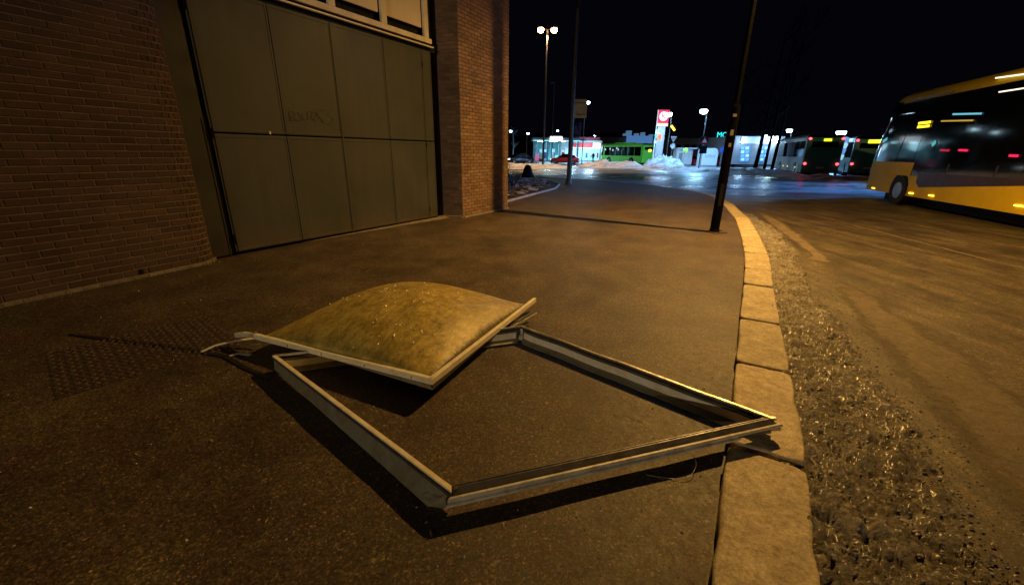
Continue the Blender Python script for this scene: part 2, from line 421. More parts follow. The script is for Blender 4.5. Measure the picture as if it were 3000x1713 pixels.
# ------------------------------------------------------------------ ground
ROADZ = -.085
def grid_plane(name, xs, ys, z, mat, zfn=None):
    m = MB(); nx = len(xs)
    m.add([(x, y, zfn(x, y) if zfn else z) for y in ys for x in xs], [(j * nx + i, j * nx + i + 1, (j + 1) * nx + i + 1, (j + 1) * nx + i) for j in range(len(ys) - 1) for i in range(nx - 1)], True)
    return m.build(name, mat)
tag(grid_plane('road', [-600, -60, 0, 60, 600], [-200, -20, 0, 30, 120, 900], ROADZ, M['road']), kind='structure')

KL = [(-6.0, -1.6), (-2.0, .05), (1.08, .74), (1.25, .84), (1.46, .96), (1.67, 1.08), (2.21, 1.40), (2.45, 1.53), (2.87, 1.76), (3.16, 1.93), (3.71, 2.23), (4.04, 2.42), (4.82, 2.86), (5.61, 3.30), (6.56, 3.80), (8.30, 4.65), (10.23, 5.54), (13.41, 6.78), (15.37, 7.38)]
KW = [(-6, .36), (1.08, .36), (2.0, .37), (3.0, .36), (5, .32), (6.5, .35), (9, .33), (14, .30), (30, .3)]
def kl(y): return interp(KL, y)
# the sidewalk: kerb side, far rounded end, back along the building
out = []
y = -6.0
while y < 15.3:
    out.append((kl(y) - .004 - .008 * abs(nz(kl(y), y, 3, 4)) - .005 * random.random(), y)); y += .06 if y < 6 else .3
out += [(7.58, 16.6), (7.6, 17.6), (7.42, 19.6), (6.76, 22.6), (5.53, 24.3), (4.02, 25.9), (1.36, 27.6), (-3, 28.6), (-12, 29.5), (-30, 29.5), (-30, -6)]
bm = bmesh.new()
vs = [bm.verts.new((x, yy, 0)) for x, yy in out]; fc = bm.faces.new(vs)
r = bmesh.ops.extrude_face_region(bm, geom=[fc]); ev = [e for e in r['geom'] if isinstance(e, bmesh.types.BMVert)]
bmesh.ops.translate(bm, verts=ev, vec=(0, 0, -.3)); bmesh.ops.recalc_face_normals(bm, faces=bm.faces)
bmesh.ops.triangulate(bm, faces=bm.faces)
me = D.meshes.new('sidewalk'); bm.to_mesh(me); bm.free(); me.materials.append(M['walk'])
walk = D.objects.new('sidewalk', me); COL.objects.link(walk); walk['kind'] = 'structure'

# kerb stones: every stone its own piece, children of the kerb
kerb = thing('kerb', (3, 4, ROADZ), 'line of pale granite kerb stones curving between sidewalk and icy gutter', 'kerb')
joints = [-2.2, -1.0, .05, .95, 1.86, 2.80, 3.70, 4.81, 5.55, 6.56, 7.0, 7.9, 8.75, 9.6, 10.5, 11.5, 12.5, 13.5, 14.5, 15.4]
def kerb_stone(quad, zt, curve=None):
    # quad: left-near, right-near, right-far, left-far
    q = [Vector((p[0], p[1], 0)) for p in quad]; c = sum(q, Vector()) / 4
    n = 8; m = MB()
    def P(u, v, z, ins):
        a = q[0].lerp(q[1], u); b = q[3].lerp(q[2], u); p = a.lerp(b, v)
        if curve: p = Vector((*curve(u, v), 0))
        return Vector((p.x, p.y, z)) + (c - p).normalized() * ins - Vector(kerb.location)
    ring = [(i / n, 0) for i in range(n)] + [(1, i / n) for i in range(n)] + [(1 - i / n, 1) for i in range(n)] + [(0, 1 - i / n) for i in range(n)]
    def corner(u, v):   # round the corners a little
        du, dv = min(u, 1 - u), min(v, 1 - v)
        return .022 if du < .01 and dv < .01 else 0
    jit = [random.uniform(0, .006) + (.014 * random.random() if random.random() < .2 else 0) for _ in ring]
    L0 = [P(u, v, ROADZ - .15, corner(u, v) + j) for (u, v), j in zip(ring, jit)]
    L1 = [P(u, v, zt - .016, corner(u, v) + j) for (u, v), j in zip(ring, jit)]
    L2 = [P(u, v, zt - .004, corner(u, v) + j + .006) for (u, v), j in zip(ring, jit)]
    L3 = [P(u, v, zt, corner(u, v) + j + .018) for (u, v), j in zip(ring, jit)]
    k = len(ring); vs = L0 + L1 + L2 + L3
    fs = [(r * k + i, r * k + (i + 1) % k, (r + 1) * k + (i + 1) % k, (r + 1) * k + i) for r in range(3) for i in range(k)]
    m.add(vs, fs, True); m.add(L3, [tuple(range(k))])
    return m.build('kerb_stone', M['granite'], kerb, fixn=True)
def kpt(y, off):
    d = Vector((kl(y + .1) - kl(y - .1), .2)).normalized()
    return (kl(y) + d.y * off, y - d.x * off)
for a, b in zip(joints, joints[1:]):
    g = .010 if a > 2 else .012
    wa, wb = interp(KW, a), interp(KW, b)
    A0, A1, B1, B0 = kpt(a + g, .003), kpt(a + g, wa), kpt(b - g, wb), kpt(b - g, .003)
    kerb_stone([A0, A1, B1, B0], .006 + random.uniform(-.004, .006), lambda u, v: kpt(a + g + (b - a - 2 * g) * v, .003 + ((wa + (wb - wa) * v) - .003) * u))
cor = [(7.55, 15.45), (7.75, 16.6), (7.78, 17.7), (7.58, 19.7), (6.9, 22.75), (5.6, 24.5), (4.05, 26.1), (1.4, 27.8)]
for (x0, y0), (x1, y1) in zip(cor, cor[1:]):
    d = Vector((x1 - x0, y1 - y0)).normalized(); n = Vector((d.y, -d.x)) * .15; L_ = (Vector((x1, y1)) - Vector((x0, y0))).length; k = max(1, round(L_ / 1.0))
    for i in range(k):
        p = Vector((x0, y0)) + d * (L_ * i / k + .012); q = Vector((x0, y0)) + d * (L_ * (i + 1) / k - .012)
        kerb_stone([p, p + n, q + n, q], .004)

# icy gutter beside the kerb
IR = [(-4, 2.2), (1.24, 2.13), (1.68, 2.34), (1.99, 2.50), (2.5, 2.78), (2.98, 2.97), (3.83, 3.36), (5.4, 4.07), (6.5, 4.70), (6.9, 5.0), (9, 5.95), (11, 6.7), (13, 7.4)]
rows = []; y = -3.0
while y < 12.5: rows.append(y); y += .02 if .6 < y < 4 else (.035 if 0 < y < 7 else .12)
m = MB(); nu = 96; vs = []
for y in rows:
    x0 = kpt(y, interp(KW, y))[0] - .02 + .004; x1 = interp(IR, y) + .10 * nz(y, 0, 5, 1.2) + .03 * nz(y, 2, 1, 7)
    for i in range(nu + 1):
        u = i / nu; x = x0 + (x1 - x0) * u
        e = min(1, (1 - u) * 7)
        h = ROADZ + .006 + .062 * (1 - u) ** 1.3 * e
        n1 = abs(nz(x, y, 0, 5)) + .6 * abs(nz(x, y * .6, 4, 14)) + .45 * nz(x, y, 7, 34) + .22 * nz(x, y, 9, 80)
        h += e * (.060 * n1 - .018) * min(1, .25 + u * 8)
        vs.append((x, y, max(h, ROADZ - .004) if u < 1 else ROADZ - .004))
m.add(vs, [(j * (nu + 1) + i, j * (nu + 1) + i + 1, (j + 1) * (nu + 1) + i + 1, (j + 1) * (nu + 1) + i) for j in range(len(rows) - 1) for i in range(nu)], True)
M['ice_edge'] = M['ice']
o = m.build('gutter_ice', M['ice']); at_ = o.data.attributes.new('cover', 'FLOAT', 'POINT'); at_.data.foreach_set('value', [min(1, (1 - (i % (nu + 1)) / nu) * 2.6) * min(1, (12.6 - rows[i // (nu + 1)]) / 4) for i in range(len(vs))])
ICE = o
tag(o, 'rough dirty ice crust filling the gutter beside the kerb', 'ice', kind='stuff')
# dry sanded streaks on the road
def streak(left, right, n=60, z=ROADZ + .004, amp=.06):
    m = MB(); vs = []
    def at(t, pl):
        k = t * (len(pl) - 1); i = min(int(k), len(pl) - 2); return Vector(pl[i]).lerp(Vector(pl[i + 1]), k - i)
    m.att = []
    for j in range(n + 1):
        a = at(j / n, left); b = at(j / n, right); d = (b - a)
        a = a + d.normalized() * (amp * nz(a.x, a.y, 2, 2.5) + amp * .4 * nz(a.x, a.y, 2, 11)); b = b + d.normalized() * (amp * nz(b.x, b.y, 8, 2.5) + amp * .4 * nz(b.x, b.y, 8, 11))
        e = min(1, min(j, n - j) / (n * .12))
        for u, w in ((-.12, 0), (.3, 1), (.7, 1), (1.12, 0)):
            q = a.lerp(b, u); vs.append((q.x, q.y, z)); m.att.append(w * e)
    m.add(vs, [(4 * j + k, 4 * j + k + 1, 4 * j + k + 5, 4 * j + k + 4) for j in range(n) for k in range(3)])
    return m
def put_streak(m, name, mat):
    o = m.build(name, mat); at = o.data.attributes.new('cover', 'FLOAT', 'POINT'); at.data.foreach_set('value', m.att); return o
def cover(m, lo, hi, nscale=9):
    N, L = m.node_tree.nodes, m.node_tree.links; b = N['Principled BSDF']
    at = N.new('ShaderNodeAttribute'); at.attribute_name = 'cover'; c = coord(N)
    f = math_(N, L, 'ADD', at.outputs['Fac'], math_(N, L, 'MULTIPLY', math_(N, L, 'SUBTRACT', noi(N, L, c, nscale, 7, .8), .5), 1.5))
    L.new(ramp(N, L, f, [(lo, 0), (hi, 1)]), b.inputs['Alpha']); return m
p = lambda x, y: G(x, y, ROADZ).to_2d()
s1 = streak([p(2208, 614), p(2250, 655), p(2300, 692), p(2345, 722), p(2368, 742), p(2352, 758), p(2420, 768)], [p(2214, 612), p(2285, 646), p(2350, 690), p(2405, 735), p(2428, 758), p(2438, 768), p(2440, 772)], amp=.07)
cover(M['ice'], .25, .42, 6)
cover(M['sand'], .25, .85)
tag(put_streak(s1, 'sanded_streak', M['sand']), 'pale dry streak of sanded ice tapering along the road edge', 'sand', kind='stuff')
M['sand2'] = stone_mat('dry_road_salt', (.085, .067, .05), (.15, .12, .09))
s2 = streak([p(2400, 800), p(2480, 900), p(2560, 1000), p(2620, 1100), p(2700, 1180), p(2790, 1300), p(2890, 1440), p(3060, 1640)], [p(2470, 800), p(2610, 900), p(2770, 1000), p(2920, 1080), p(3060, 1180), p(3200, 1320), p(3400, 1480), p(3600, 1640)], amp=.12)
cover(M['sand2'], .3, .9)
tag(put_streak(s2, 'salt_streak', M['sand2']), 'broad pale band of dried salt on the road beyond the gutter ice', 'salt', kind='stuff')
for i, (a, b, w) in enumerate((((2235, 592), (3200, 840), .05), ((2330, 585), (3200, 770), .06), ((2300, 572), (3200, 735), .09))):
    A, B = p(*a), p(*b); d = (B - A).normalized(); n = Vector((-d.y, d.x)) * w
    st = streak([A - n, (A + B) / 2 - n, B - n], [A + n, (A + B) / 2 + n, B + n], n=80, amp=.05, z=ROADZ + .004 + .001 * i)
    tag(put_streak(st, 'tyre_track', M['sand2']), 'faint pale tyre tracks running along the dark road', 'tyre tracks', kind='stuff')

pg = lambda x, y: G(x, y).to_2d()
m = MB()
for _ in range(70):
    q = G(random.gauss(1840, 75), random.gauss(1190, 40), .0012); a = random.gauss(1.9, .35); l = random.uniform(.01, .05); d_ = Vector((math.cos(a), math.sin(a), 0)) * l; n_ = Vector((-d_.y, d_.x, 0)) * (.0011 / l)
    m.add([q - d_, q + n_, q + d_, q - n_], [(0, 1, 2, 3)])
tag(m.build('scratches', simple('fresh_scratch', (.20, .16, .12), .8)), 'thin pale scratches in the asphalt inside the fallen frame', 'scratches', kind='stuff')
m = MB()
for (px, py, s_) in ((690, 1135, .012), (782, 1524, .016), (1262, 1562, .018), (1245, 1150, .012), (620, 1290, .02), (1475, 1535, .013), (860, 1240, .013), (400, 1330, .014), (1000, 1610, .012)):
    q = G(px, py, .002); a = random.uniform(0, 3.1); d_ = Vector((math.cos(a), math.sin(a), 0)) * s_; n_ = Vector((-d_.y, d_.x, 0)) * .35
    m.add([q - d_, q - n_ + Vector((0, 0, .002)), q + d_ + Vector((0, 0, .006)), q + n_ + Vector((0, 0, .003))], [(0, 1, 2, 3)])
tag(m.build('leaf_scraps', simple('dry_leaf', (.28, .22, .12), .6, var=.4, scale=30)), 'tiny dry leaf scraps scattered on the near sidewalk', 'leaf scraps', kind='stuff')
# grit
def scatter(name, n, area, size, mat, label, cat, zfn):
    m = MB()
    for _ in range(n):
        x, y = area(); s = size * random.uniform(.5, 1.5) * (1 if random.random() < .9 else 1.9)
        z = zfn(x, y); a = random.uniform(0, 6.28); c, sn = math.cos(a) * s, math.sin(a) * s
        m.add([(x + c, y + sn, z), (x - sn, y + c * .8, z), (x - c, y - sn, z), (x + sn * .7, y - c, z), (x + random.uniform(-.2, .2) * s, y, z + s * .9)],
              [(0, 1, 4), (1, 2, 4), (2, 3, 4), (3, 0, 4)])
    return tag(m.build(name, mat), label, cat, kind='stuff')
M['gritm'] = simple('grit_stone', (.24, .20, .16), .35, var=.6, scale=30, spec=.8)
def walk_area():
    while True:
        y = .3 + 9 * random.random() ** 1.7; x = random.uniform(-5, kl(y) - .03)
        if x > -4.2 + (y - 5.9) * .55 - (1.2 if y < 3.7 else 0): return x, y
scatter('grit', 5200, walk_area, .0032, M['gritm'], 'fine winter grit scattered over the sidewalk asphalt', 'grit', lambda x, y: .0005)
def gut_area():
    y = .4 + 5.5 * random.random() ** 1.5; return random.uniform(interp(IR, y) - .35, interp(IR, y) + .5), y
M['lump'] = simple('ice_lump', (.26, .23, .20), .42, var=.7, scale=14, bmp=.5, bscale=90, spec=.5)
def lump_area():
    y = .5 + 7.5 * random.random() ** 1.6; a = kpt(y, interp(KW, y))[0]; b = interp(IR, y); u = random.random() ** .8; return a + .035 + (b - a) * u * .9, y
m = MB()
for _ in range(5200):
    x, y = lump_area(); a = kpt(y, interp(KW, y))[0]; u = (x - a) / (interp(IR, y) - a)
    s = random.uniform(.003, .008) * (1 if random.random() < .95 else 2.0); z = ROADZ + .010 + .062 * (1 - u) ** 1.3 * min(1, (1 - u) * 7)
    q = [Vector((math.cos(k * 1.257 + _) * s * random.uniform(.6, 1.3) * 1.5, math.sin(k * 1.257 + _) * s * random.uniform(.5, 1.1), random.uniform(-.2, .4) * s)) + Vector((x, y, z)) for k in range(5)]
    q.append(Vector((x + random.uniform(-.4, .4) * s, y + random.uniform(-.4, .4) * s, z + s * random.uniform(.5, 1.1))))
    m.add(q, [(k, (k + 1) % 5, 5) for k in range(5)])
tag(m.build('ice_lumps', M['lump']), 'crisp broken ice lumps lying on the gutter crust', 'ice', kind='stuff')
scatter('road_grit', 1500, gut_area, .005, M['gritm'], 'coarse grit and ice crumbs at the edge of the gutter ice', 'grit', lambda x, y: ROADZ + .001)

# ------------------------------------------------------------------ depot building (left)
A_ = Vector((-1.198, 9.872)); B_ = Vector((-.154, 11.677)); H_ = Vector((-4.108, 5.91)); DR = Vector((-1.788, 9.718)); CR = Vector((-4.136, 5.585)); CL = Vector((-5.05, 3.737))
dl = (CR - CL).normalized(); nl = Vector((dl.y, -dl.x)); dd = (DR - H_).normalized(); nd = Vector((dd.y, -dd.x))
BH = 7.6
bld = thing('depot_building', (-4.1, 5.6, 0), 'brown brick building with tall grey folding door and cream panels above', 'building')
bo = Vector(bld.location)
def V3(p, z): return Vector((p[0], p[1], z)) - bo
# wall face outline, from left behind the camera to the door jamb
cr0 = CR - dl * .24
arc = []
ctr = cr0 - nl * .26
for k in range(0, 9):
    a = (k / 8) * math.radians(78); arc.append(ctr + nl * .26 * math.cos(a) + dl * .26 * math.sin(a))
path1 = [CL - dl * 6.5, cr0] + arc[1:]
ret = path1[-1] - nl * .28
back1 = [ret, ret - nd * 1.2, CL - dl * 6.5 - nl * 2]
BIN = .0045  # brick face stands this far proud of the mortar
def inset(pts, o):
    res = []
    for i, q in enumerate(pts):
        a = pts[max(i - 1, 0)]; b = pts[min(i + 1, len(pts) - 1)]; d = (Vector(b) - Vector(a)).normalized(); n = Vector((d.y, -d.x)); res.append(Vector(q) - n * o)
    return res
m = MB(); m.prism([(q.x - bo.x, q.y - bo.y) for q in inset(path1, BIN) + back1], -.1, BH); m.build('wall_core', M['mortar'], bld, fixn=True)
path2 = [Vector((-1.66, 10.02)) - Vector((.2, -.05)), A_, B_, B_ + Vector((-1.6, .95))]
path2[0] = A_ - Vector((.9, -.28)) * .54
core2 = inset([path2[0], A_], BIN)[:1] + [A_ + Vector((-.008, .008)) * 1.0, B_ + Vector((-.012, -.004))] + [B_ + Vector((-3.6, 2.2)), A_ + Vector((-3.2, 2.2)), Vector(path2[0]) + Vector((-.5, .5))]
m = MB(); m.prism([(q.x - bo.x, q.y - bo.y) for q in core2], -.1, BH); m.build('pier_core', M['mortar'], bld, fixn=True)
# bricks
BL, BHH, JT, CH = .226, .063, .012, .0752
def brick_mesh(ln):
    m = MB(); hx, e = ln / 2, .004
    D_ = .05
    vs = [(-hx, D_, 0), (hx, D_, 0), (hx, D_, BHH), (-hx, D_, BHH), (-hx, 0, 0), (hx, 0, 0), (hx, 0, BHH), (-hx, 0, BHH),
          (-hx + e, -e, e), (hx - e, -e, e), (hx - e, -e, BHH - e), (-hx + e, -e, BHH - e)]
    fs = [(4, 5, 9, 8), (5, 6, 10, 9), (6, 7, 11, 10), (7, 4, 8, 11), (8, 9, 10, 11), (0, 1, 5, 4), (1, 2, 6, 5), (2, 3, 7, 6), (3, 0, 4, 7)]
    return m.add(vs, fs)
bricks = []    # (centre xy, tangent, z, length)
def lay(path, z1, start=0.0, flat=1e9):
    seg = [(Vector(a), Vector(b)) for a, b in zip(path, path[1:])]; tot = sum((b - a).length for a, b in seg)
    def at(s):
        s = max(0, min(tot, s))
        for a, b in seg:
            l = (b - a).length
            if s <= l: return a + (b - a) * (s / l)
            s -= l
        return seg[-1][1]
    k = 0; z = .045
    while z < z1:
        s = (0 if k % 2 else -.119) + start
        while s < tot:
            ln = BL if s + BL < flat else .070
            a, b = max(s, 0), min(s + ln, tot)
            if b - a > .03:
                pa, pb = at(a), at(b); bricks.append(((pa + pb) / 2, (pb - pa).normalized(), z + random.uniform(-.0015, .0015), (pb - pa).length))
            s += ln + (JT if ln > .1 else .004)
        z += CH; k += 1
lay(path1, BH - .1, flat=(path1[1] - path1[0]).length + .06)
lay([path2[0], A_], BH - .1, .05); lay([A_, B_], BH - .1)
camp = Vector((0, 0, CAMZ))
def imgsize(bk):
    c = Vector((bk[0].x, bk[0].y, bk[2])); d = c - camp; z = d.dot(FWD)
    if z < .2: return 0
    x = CX + F_PX * d.dot(RGT) / z; y = CY - F_PX * d.dot(UPV) / z
    if not (0 < x < 3000 and 0 < y < 1713): return 0
    n = Vector((bk[1].y, -bk[1].x, 0)); return abs(n.dot(d.normalized())) / d.length ** 2 * bk[3]
bricks.sort(key=imgsize, reverse=True)
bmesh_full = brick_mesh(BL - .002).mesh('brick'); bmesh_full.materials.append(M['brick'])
rest = MB()
def bmat(bk, rnd=True):
    t = bk[1]; n = Vector((t.y, -t.x)); o = random.uniform(-.0015, .0015)
    p = bk[0] + n * (o - .0) - Vector((bo.x, bo.y))
    return Matrix(((t.x, -n.x, 0, p.x), (t.y, -n.y, 0, p.y), (0, 0, 1, bk[2]), (0, 0, 0, 1)))
cnt = 0
for bk in bricks:
    full = abs(bk[3] - BL) < .006
    if cnt < 300 and full and imgsize(bk) > 0:
        o = D.objects.new('brick', bmesh_full); COL.objects.link(o); o.parent = bld; o.matrix_local = bmat(bk); cnt += 1
    else:
        mm = brick_mesh(bk[3] - .002); X = bmat(bk); rest.add([X @ v for v in mm.v], mm.f)
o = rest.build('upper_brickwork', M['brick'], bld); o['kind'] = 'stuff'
# footing line and threshold
m = MB()
fp = [path1[0]] + path1[1:]
inn = inset(fp, .02); ot = inset(fp, -.035)
for i in range(len(fp) - 1):
    a = (ot[i] + inn[i]) / 2; b = (ot[i + 1] + inn[i + 1]) / 2
    k = max(1, int((b - a).length / .15))
    for j in range(k):
        q0 = a.lerp(b, j / k); q1 = a.lerp(b, (j + 1) / k)
        m.beam(V3(q0, .012 + random.uniform(-.004, .004)), V3(q1, .012), .055 + random.uniform(-.01, .01), .05)
m.build('footing', M['concrete'], bld, bevel=.006)
T0, T1 = ret + nd * .05, DR + dd * .25
m = MB()
def thr(u, v): 
    q = T0.lerp(T1, u) + nd * (-.10 + .27 * v + (.02 * nz(u * 9, 0, 1) if v == 1 else 0)); return V3(q, .028 - .022 * v ** 3 + .003 * nz(u * 20, v * 3))
m.grid(thr, 40, 6); m.build('threshold', M['concrete'], bld)
m = MB()
for a, b in ((A_ - Vector((.5, -.15)), A_), (A_, B_)):
    d = (Vector(b) - Vector(a)).normalized(); n = Vector((d.y, -d.x))
    m.beam(V3(Vector(a) + n * .02, .012), V3(Vector(b) + n * .02, .012), .06, .05)
m.build('pier_footing', M['concrete'], bld, bevel=.006)
# folding door
def DP(s, z, o=0.0): return V3(H_ + dd * s + nd * o, z)
seams = [0.0, 1.055, 2.08, 3.18, 4.20, 4.47]
for i, (a, b) in enumerate(zip(seams, seams[1:])):
    for z0, z1 in ((.055, 1.700), (1.722, 3.475)):
        m = MB(); g = .006
        c = DP((a + b) / 2, (z0 + z1) / 2, -.02); rz = math.atan2(dd.y, dd.x)
        m.box(c, (b - a - 2 * g, .04, z1 - z0), rz)
        dp = m.build('door_panel', M['door'], bld, bevel=.004)
        # raised edge rails on the panel
        e = MB(); w = .028
        for s in (a + g + w / 2, b - g - w / 2): e.box(DP(s, (z0 + z1) / 2, .0025), (w, .008, z1 - z0 - .01), rz)
        for z in ((z0 + w), (z1 - w)): e.box(DP((a + b) / 2, z, .002), (b - a - 2 * g - 2 * w - .002, .007, w * 1.3), rz)
        e.build('panel_edge', M['door'], dp, bevel=.002)
m = MB()
rz = math.atan2(dd.y, dd.x)
m.box(DP(2.24, 1.75, -.075), (4.6, .05, 3.5), rz); m.build('door_backing', M['dark'], bld)
m = MB()    # cover plate standing behind the first seams (second from left is wider)
m.box(DP(2.08, 1.75, .012), (.03, .014, 3.40), rz); m.build('meeting_stile', M['door'], bld, bevel=.003)
for z in (.25, 1.70, 3.2):
    m = MB(); m.tube([DP(.0, z - .07, .016), DP(.0, z + .07, .016)], .014, 8); m.build('hinge', M['tar'], bld)
for z in (.25, 1.64, 3.2):
    m = MB(); m.tube([DP(4.2, z - .05, .012), DP(4.2, z + .05, .012)], .010, 8); m.build('hinge', M['tar'], bld)
m = MB(); m.tube([DP(.03, .06, .014), DP(.03, 3.45, .014)], .005, 6); m.build('lock_rod', M['dark'], bld)
m = MB(); m.tube([DP(-.045, .06, .01), DP(-.045, 1.9, .01)], .006, 6); m.build('lock_rod', M['dark'], bld)
# fixed strip between brick corner and the door
m = MB(); s0 = -((H_ - ret).dot(dd)) - .05
m.box(DP((s0 - .03) / 2 - .015, 1.75, -.035), (abs(s0) - .03, .03, 3.45), rz); m.build('side_panel', simple('dark_grey_side_panel', (.034, .034, .038), .55, var=.5, scale=1.2), bld, bevel=.003)
m = MB(); m.box(DP(-.012, 1.75, -.03), (.012, .02, 3.4), rz); m.build('seal', M['dark'], bld)
m = MB(); m.box(DP(4.62, 2.3, -.30), (.30, .05, 7.0), rz); m.build('gap_shade', M['dark'], bld)  # near-black strip stands in for the shade in the door gap
# beige front above the door
m = MB(); m.box(DP(2.05, 3.55, -.045), (5.2, .04, .15), rz); m.build('head_gap', M['dark'], bld)
m = MB(); m.box(DP(2.05, 3.556, .035), (4.95, .05, .026), rz); m.build('drip_strip', M['drip'], bld, bevel=.004)
m = MB(); m.box(DP(2.05, 3.667, -.005), (4.93, .06, .09), rz); m.build('lintel_beam', M['beige'], bld, bevel=.004)
posts = [-.27, .85, 2.155 - 1.1 - .0, 2.155, 3.255, 4.37]
posts = [-.02, 1.055, 2.155, 3.255, 4.37]
m = MB(); m.box(DP(2.05, 5.4, -.14), (5.2, .04, 3.6), rz); m.build('upper_backing', M['dark'], bld)
for k, s in enumerate(posts):
    m = MB(); m.box(DP(s, 5.40, -.006), (.125, .058, 3.372), rz); m.build('mullion', M['beige'], bld, bevel=.004)
for a, b in zip(posts, posts[1:]):
    for z0, z1 in ((3.875, 4.36), (4.52, 5.5), (5.66, 6.8)):
        m = MB(); m.box(DP((a + b) / 2, (z0 + z1) / 2, -.05), (b - a - .125 - .05, .03, z1 - z0), rz); m.build('infill_board', M['pane'], bld, bevel=.003)
    for z in (4.47, 5.60):
        m = MB(); m.box(DP((a + b) / 2, z, -.02), (b - a - .13, .05, .04), rz); m.build('transom_rail', M['beige'], bld)
m = MB(); m.box(DP(2.05, 7.3, 0), (5.4, .3, .6), rz); m.build('fascia', M['beige'], bld)
m = MB(); m.prism([(q.x - bo.x, q.y - bo.y) for q in [CL - dl * 6.7 + nl * .15, CR + nl * .2, A_ + Vector((.25, -.2)), B_ + Vector((.25, 0)), B_ + Vector((-8, 6)), CL - dl * 6.7 - nl * 9]], BH, BH + .25); m.build('roof', M['roofd'], bld, fixn=True)
# scrawled graffiti
gr = MB()
strokes = [[(1.15, 1.93), (1.15, 2.06), (1.22, 2.07), (1.26, 2.02), (1.16, 1.99), (1.27, 1.95)], [(1.16, 1.94), (1.32, 1.94)], [(1.30, 2.06), (1.34, 1.95)], [(1.36, 2.05), (1.38, 1.95), (1.46, 1.97), (1.46, 2.08)],
           [(1.46, 2.08), (1.56, 2.09), (1.51, 1.98), (1.60, 1.96)], [(1.54, 1.96), (1.66, 2.10)], [(1.60, 2.10), (1.74, 1.93)], [(1.66, 2.12), (1.84, 2.14)], [(1.9, 2.14), (1.82, 2.07), (1.93, 2.01), (1.86, 1.9), (1.78, 1.92)]]
for k, st in enumerate(strokes):
    for a, b in zip(st, st[1:]): gr.beam(DP(a[0], a[1], .0045), DP(b[0], b[1], .0045), .008 if k < 7 else .003, .002, (nd.x, nd.y, 0))
gr.build('graffiti', simple('marker_ink', (.02, .014, .012), .5), bld)
# small bright tag on the mid rail
m = MB(); m.box(DP(.80, 1.74, .012), (.02, .012, .04), rz); m.build('lock_cap', M['drip'], bld)
# soot / dark weep vents at the brick base
for s in (-.9, -2.2):
    m = MB(); q = CR + dl * s + nl * .012; m.box(V3(q, .075), (.035, .02, .06), math.atan2(dl.y, dl.x)); m.build('weep_vent', M['dark'], bld)

# ------------------------------------------------------------------ rusty grate in the pavement
gc = Vector((-2.88, 2.88)); ga = math.atan2(dd.y, dd.x)
gt = thing('drain_cover', (gc.x, gc.y, 0), 'rusty rectangular iron cover with raised studs set in the sidewalk', 'drain cover', rz=ga - .15)
m = MB(); m.box((0, 0, -.001), (1.03, .93, .006)); m.build('plate', M['rust'], gt, bevel=.002)
m = MB()
for i in range(24):
    for j in range(22):
        if random.random() < .06: continue
        x, y = -.5 + i * .0435 + (.012 if j % 2 else 0), -.45 + j * .043; a = .5 if (i + j) % 2 else -.6
        c, s = math.cos(a), math.sin(a); u, v, h = .017, .007, .008 + random.uniform(-.002, .002)
        q = [(x + c * u, y + s * u), (x - s * v, y + c * v), (x - c * u, y - s * u), (x + s * v, y - c * v)]
        m.add([(a_, b_, .006) for a_, b_ in q] + [(x + (a_ - x) * .6, y + (b_ - y) * .6, .006 + h) for a_, b_ in q], [(0, 1, 5, 4), (1, 2, 6, 5), (2, 3, 7, 6), (3, 0, 4, 7), (4, 5, 6, 7)])
o = m.build('stud', M['stud'], gt); o['kind'] = 'stuff'
# black rubber strip lying across it
sp = [G(x, y, .006) for x, y in ((203, 979), (290, 990), (400, 1003), (500, 1016), (590, 1030), (660, 1043), (715, 1075), (790, 1108))]
m = MB()
for i in range(len(sp) - 1):
    w0 = (.012, .030, .036, .04, .040, .036, .03, .028)[i]; w1 = (.030, .036, .04, .040, .036, .03, .028, .02)[i]
    m.beam(sp[i], sp[i + 1], w0, .009, (0, 0, 1), w1, .009)
tag(m.build('rubber_strip', simple('black_rubber_gasket', (.014, .013, .014), .35, bmp=.3, bscale=30)), 'long black rubber gasket strip lying bent across the rusty drain cover', 'rubber strip')

# ------------------------------------------------------------------ the fallen skylight: kerb frame
NC = Vector((-.252, 1.398, 0)); LC = Vector((-1.668, 2.577, 0)); FC = Vector((.085, 3.128, 0)); RC = Vector((1.44, 1.92, 0))
fr = thing('roof_skylight', (-.1, 2.25, 0), 'large square grey metal skylight frame lying on the sidewalk with one corner over the kerb', 'skylight')
fo = Vector(fr.location)
def sweep(a, b, prof, prof2=None, cutA=1.0, cutB=1.0, dz=(0, 0), n=24, wob=.0015, seed=0):
    prof2 = prof2 or prof
    d = (b - a).normalized(); nn = Vector((d.y, -d.x, 0)).normalized(); m = MB(); vs = []; L_ = (b - a).length; k = len(prof)
    for j in range(n + 1):
        t = j / n
        for (o0, z0), (o1, z1) in zip(prof, prof2):
            o = o0 + (o1 - o0) * t; z = z0 + (z1 - z0) * t
            s = -o * cutA * (1 - t) + (L_ + o * cutB) * t if True else 0
            w = wob * nz(t * 7, seed + 3.3, 1) * 2
            vs.append(a + d * s + nn * (o + w) + Vector((0, 0, z + dz[0] * (1 - t) + dz[1] * t + w)) - fo)
    fs = [(j * k + i, j * k + (i + 1) % k, (j + 1) * k + (i + 1) % k, (j + 1) * k + i) for j in range(n) for i in range(k)]
    fs += [tuple(range(k - 1, -1, -1)), tuple(range(n * k, n * k + k))]
    return m.add(vs, fs)
def fbar(name, a, b, mat, prof, prof2=None, parent=None, **kw):
    return sweep(a, b, prof, prof2, **kw).build(name, mat, parent or fr, fixn=True)
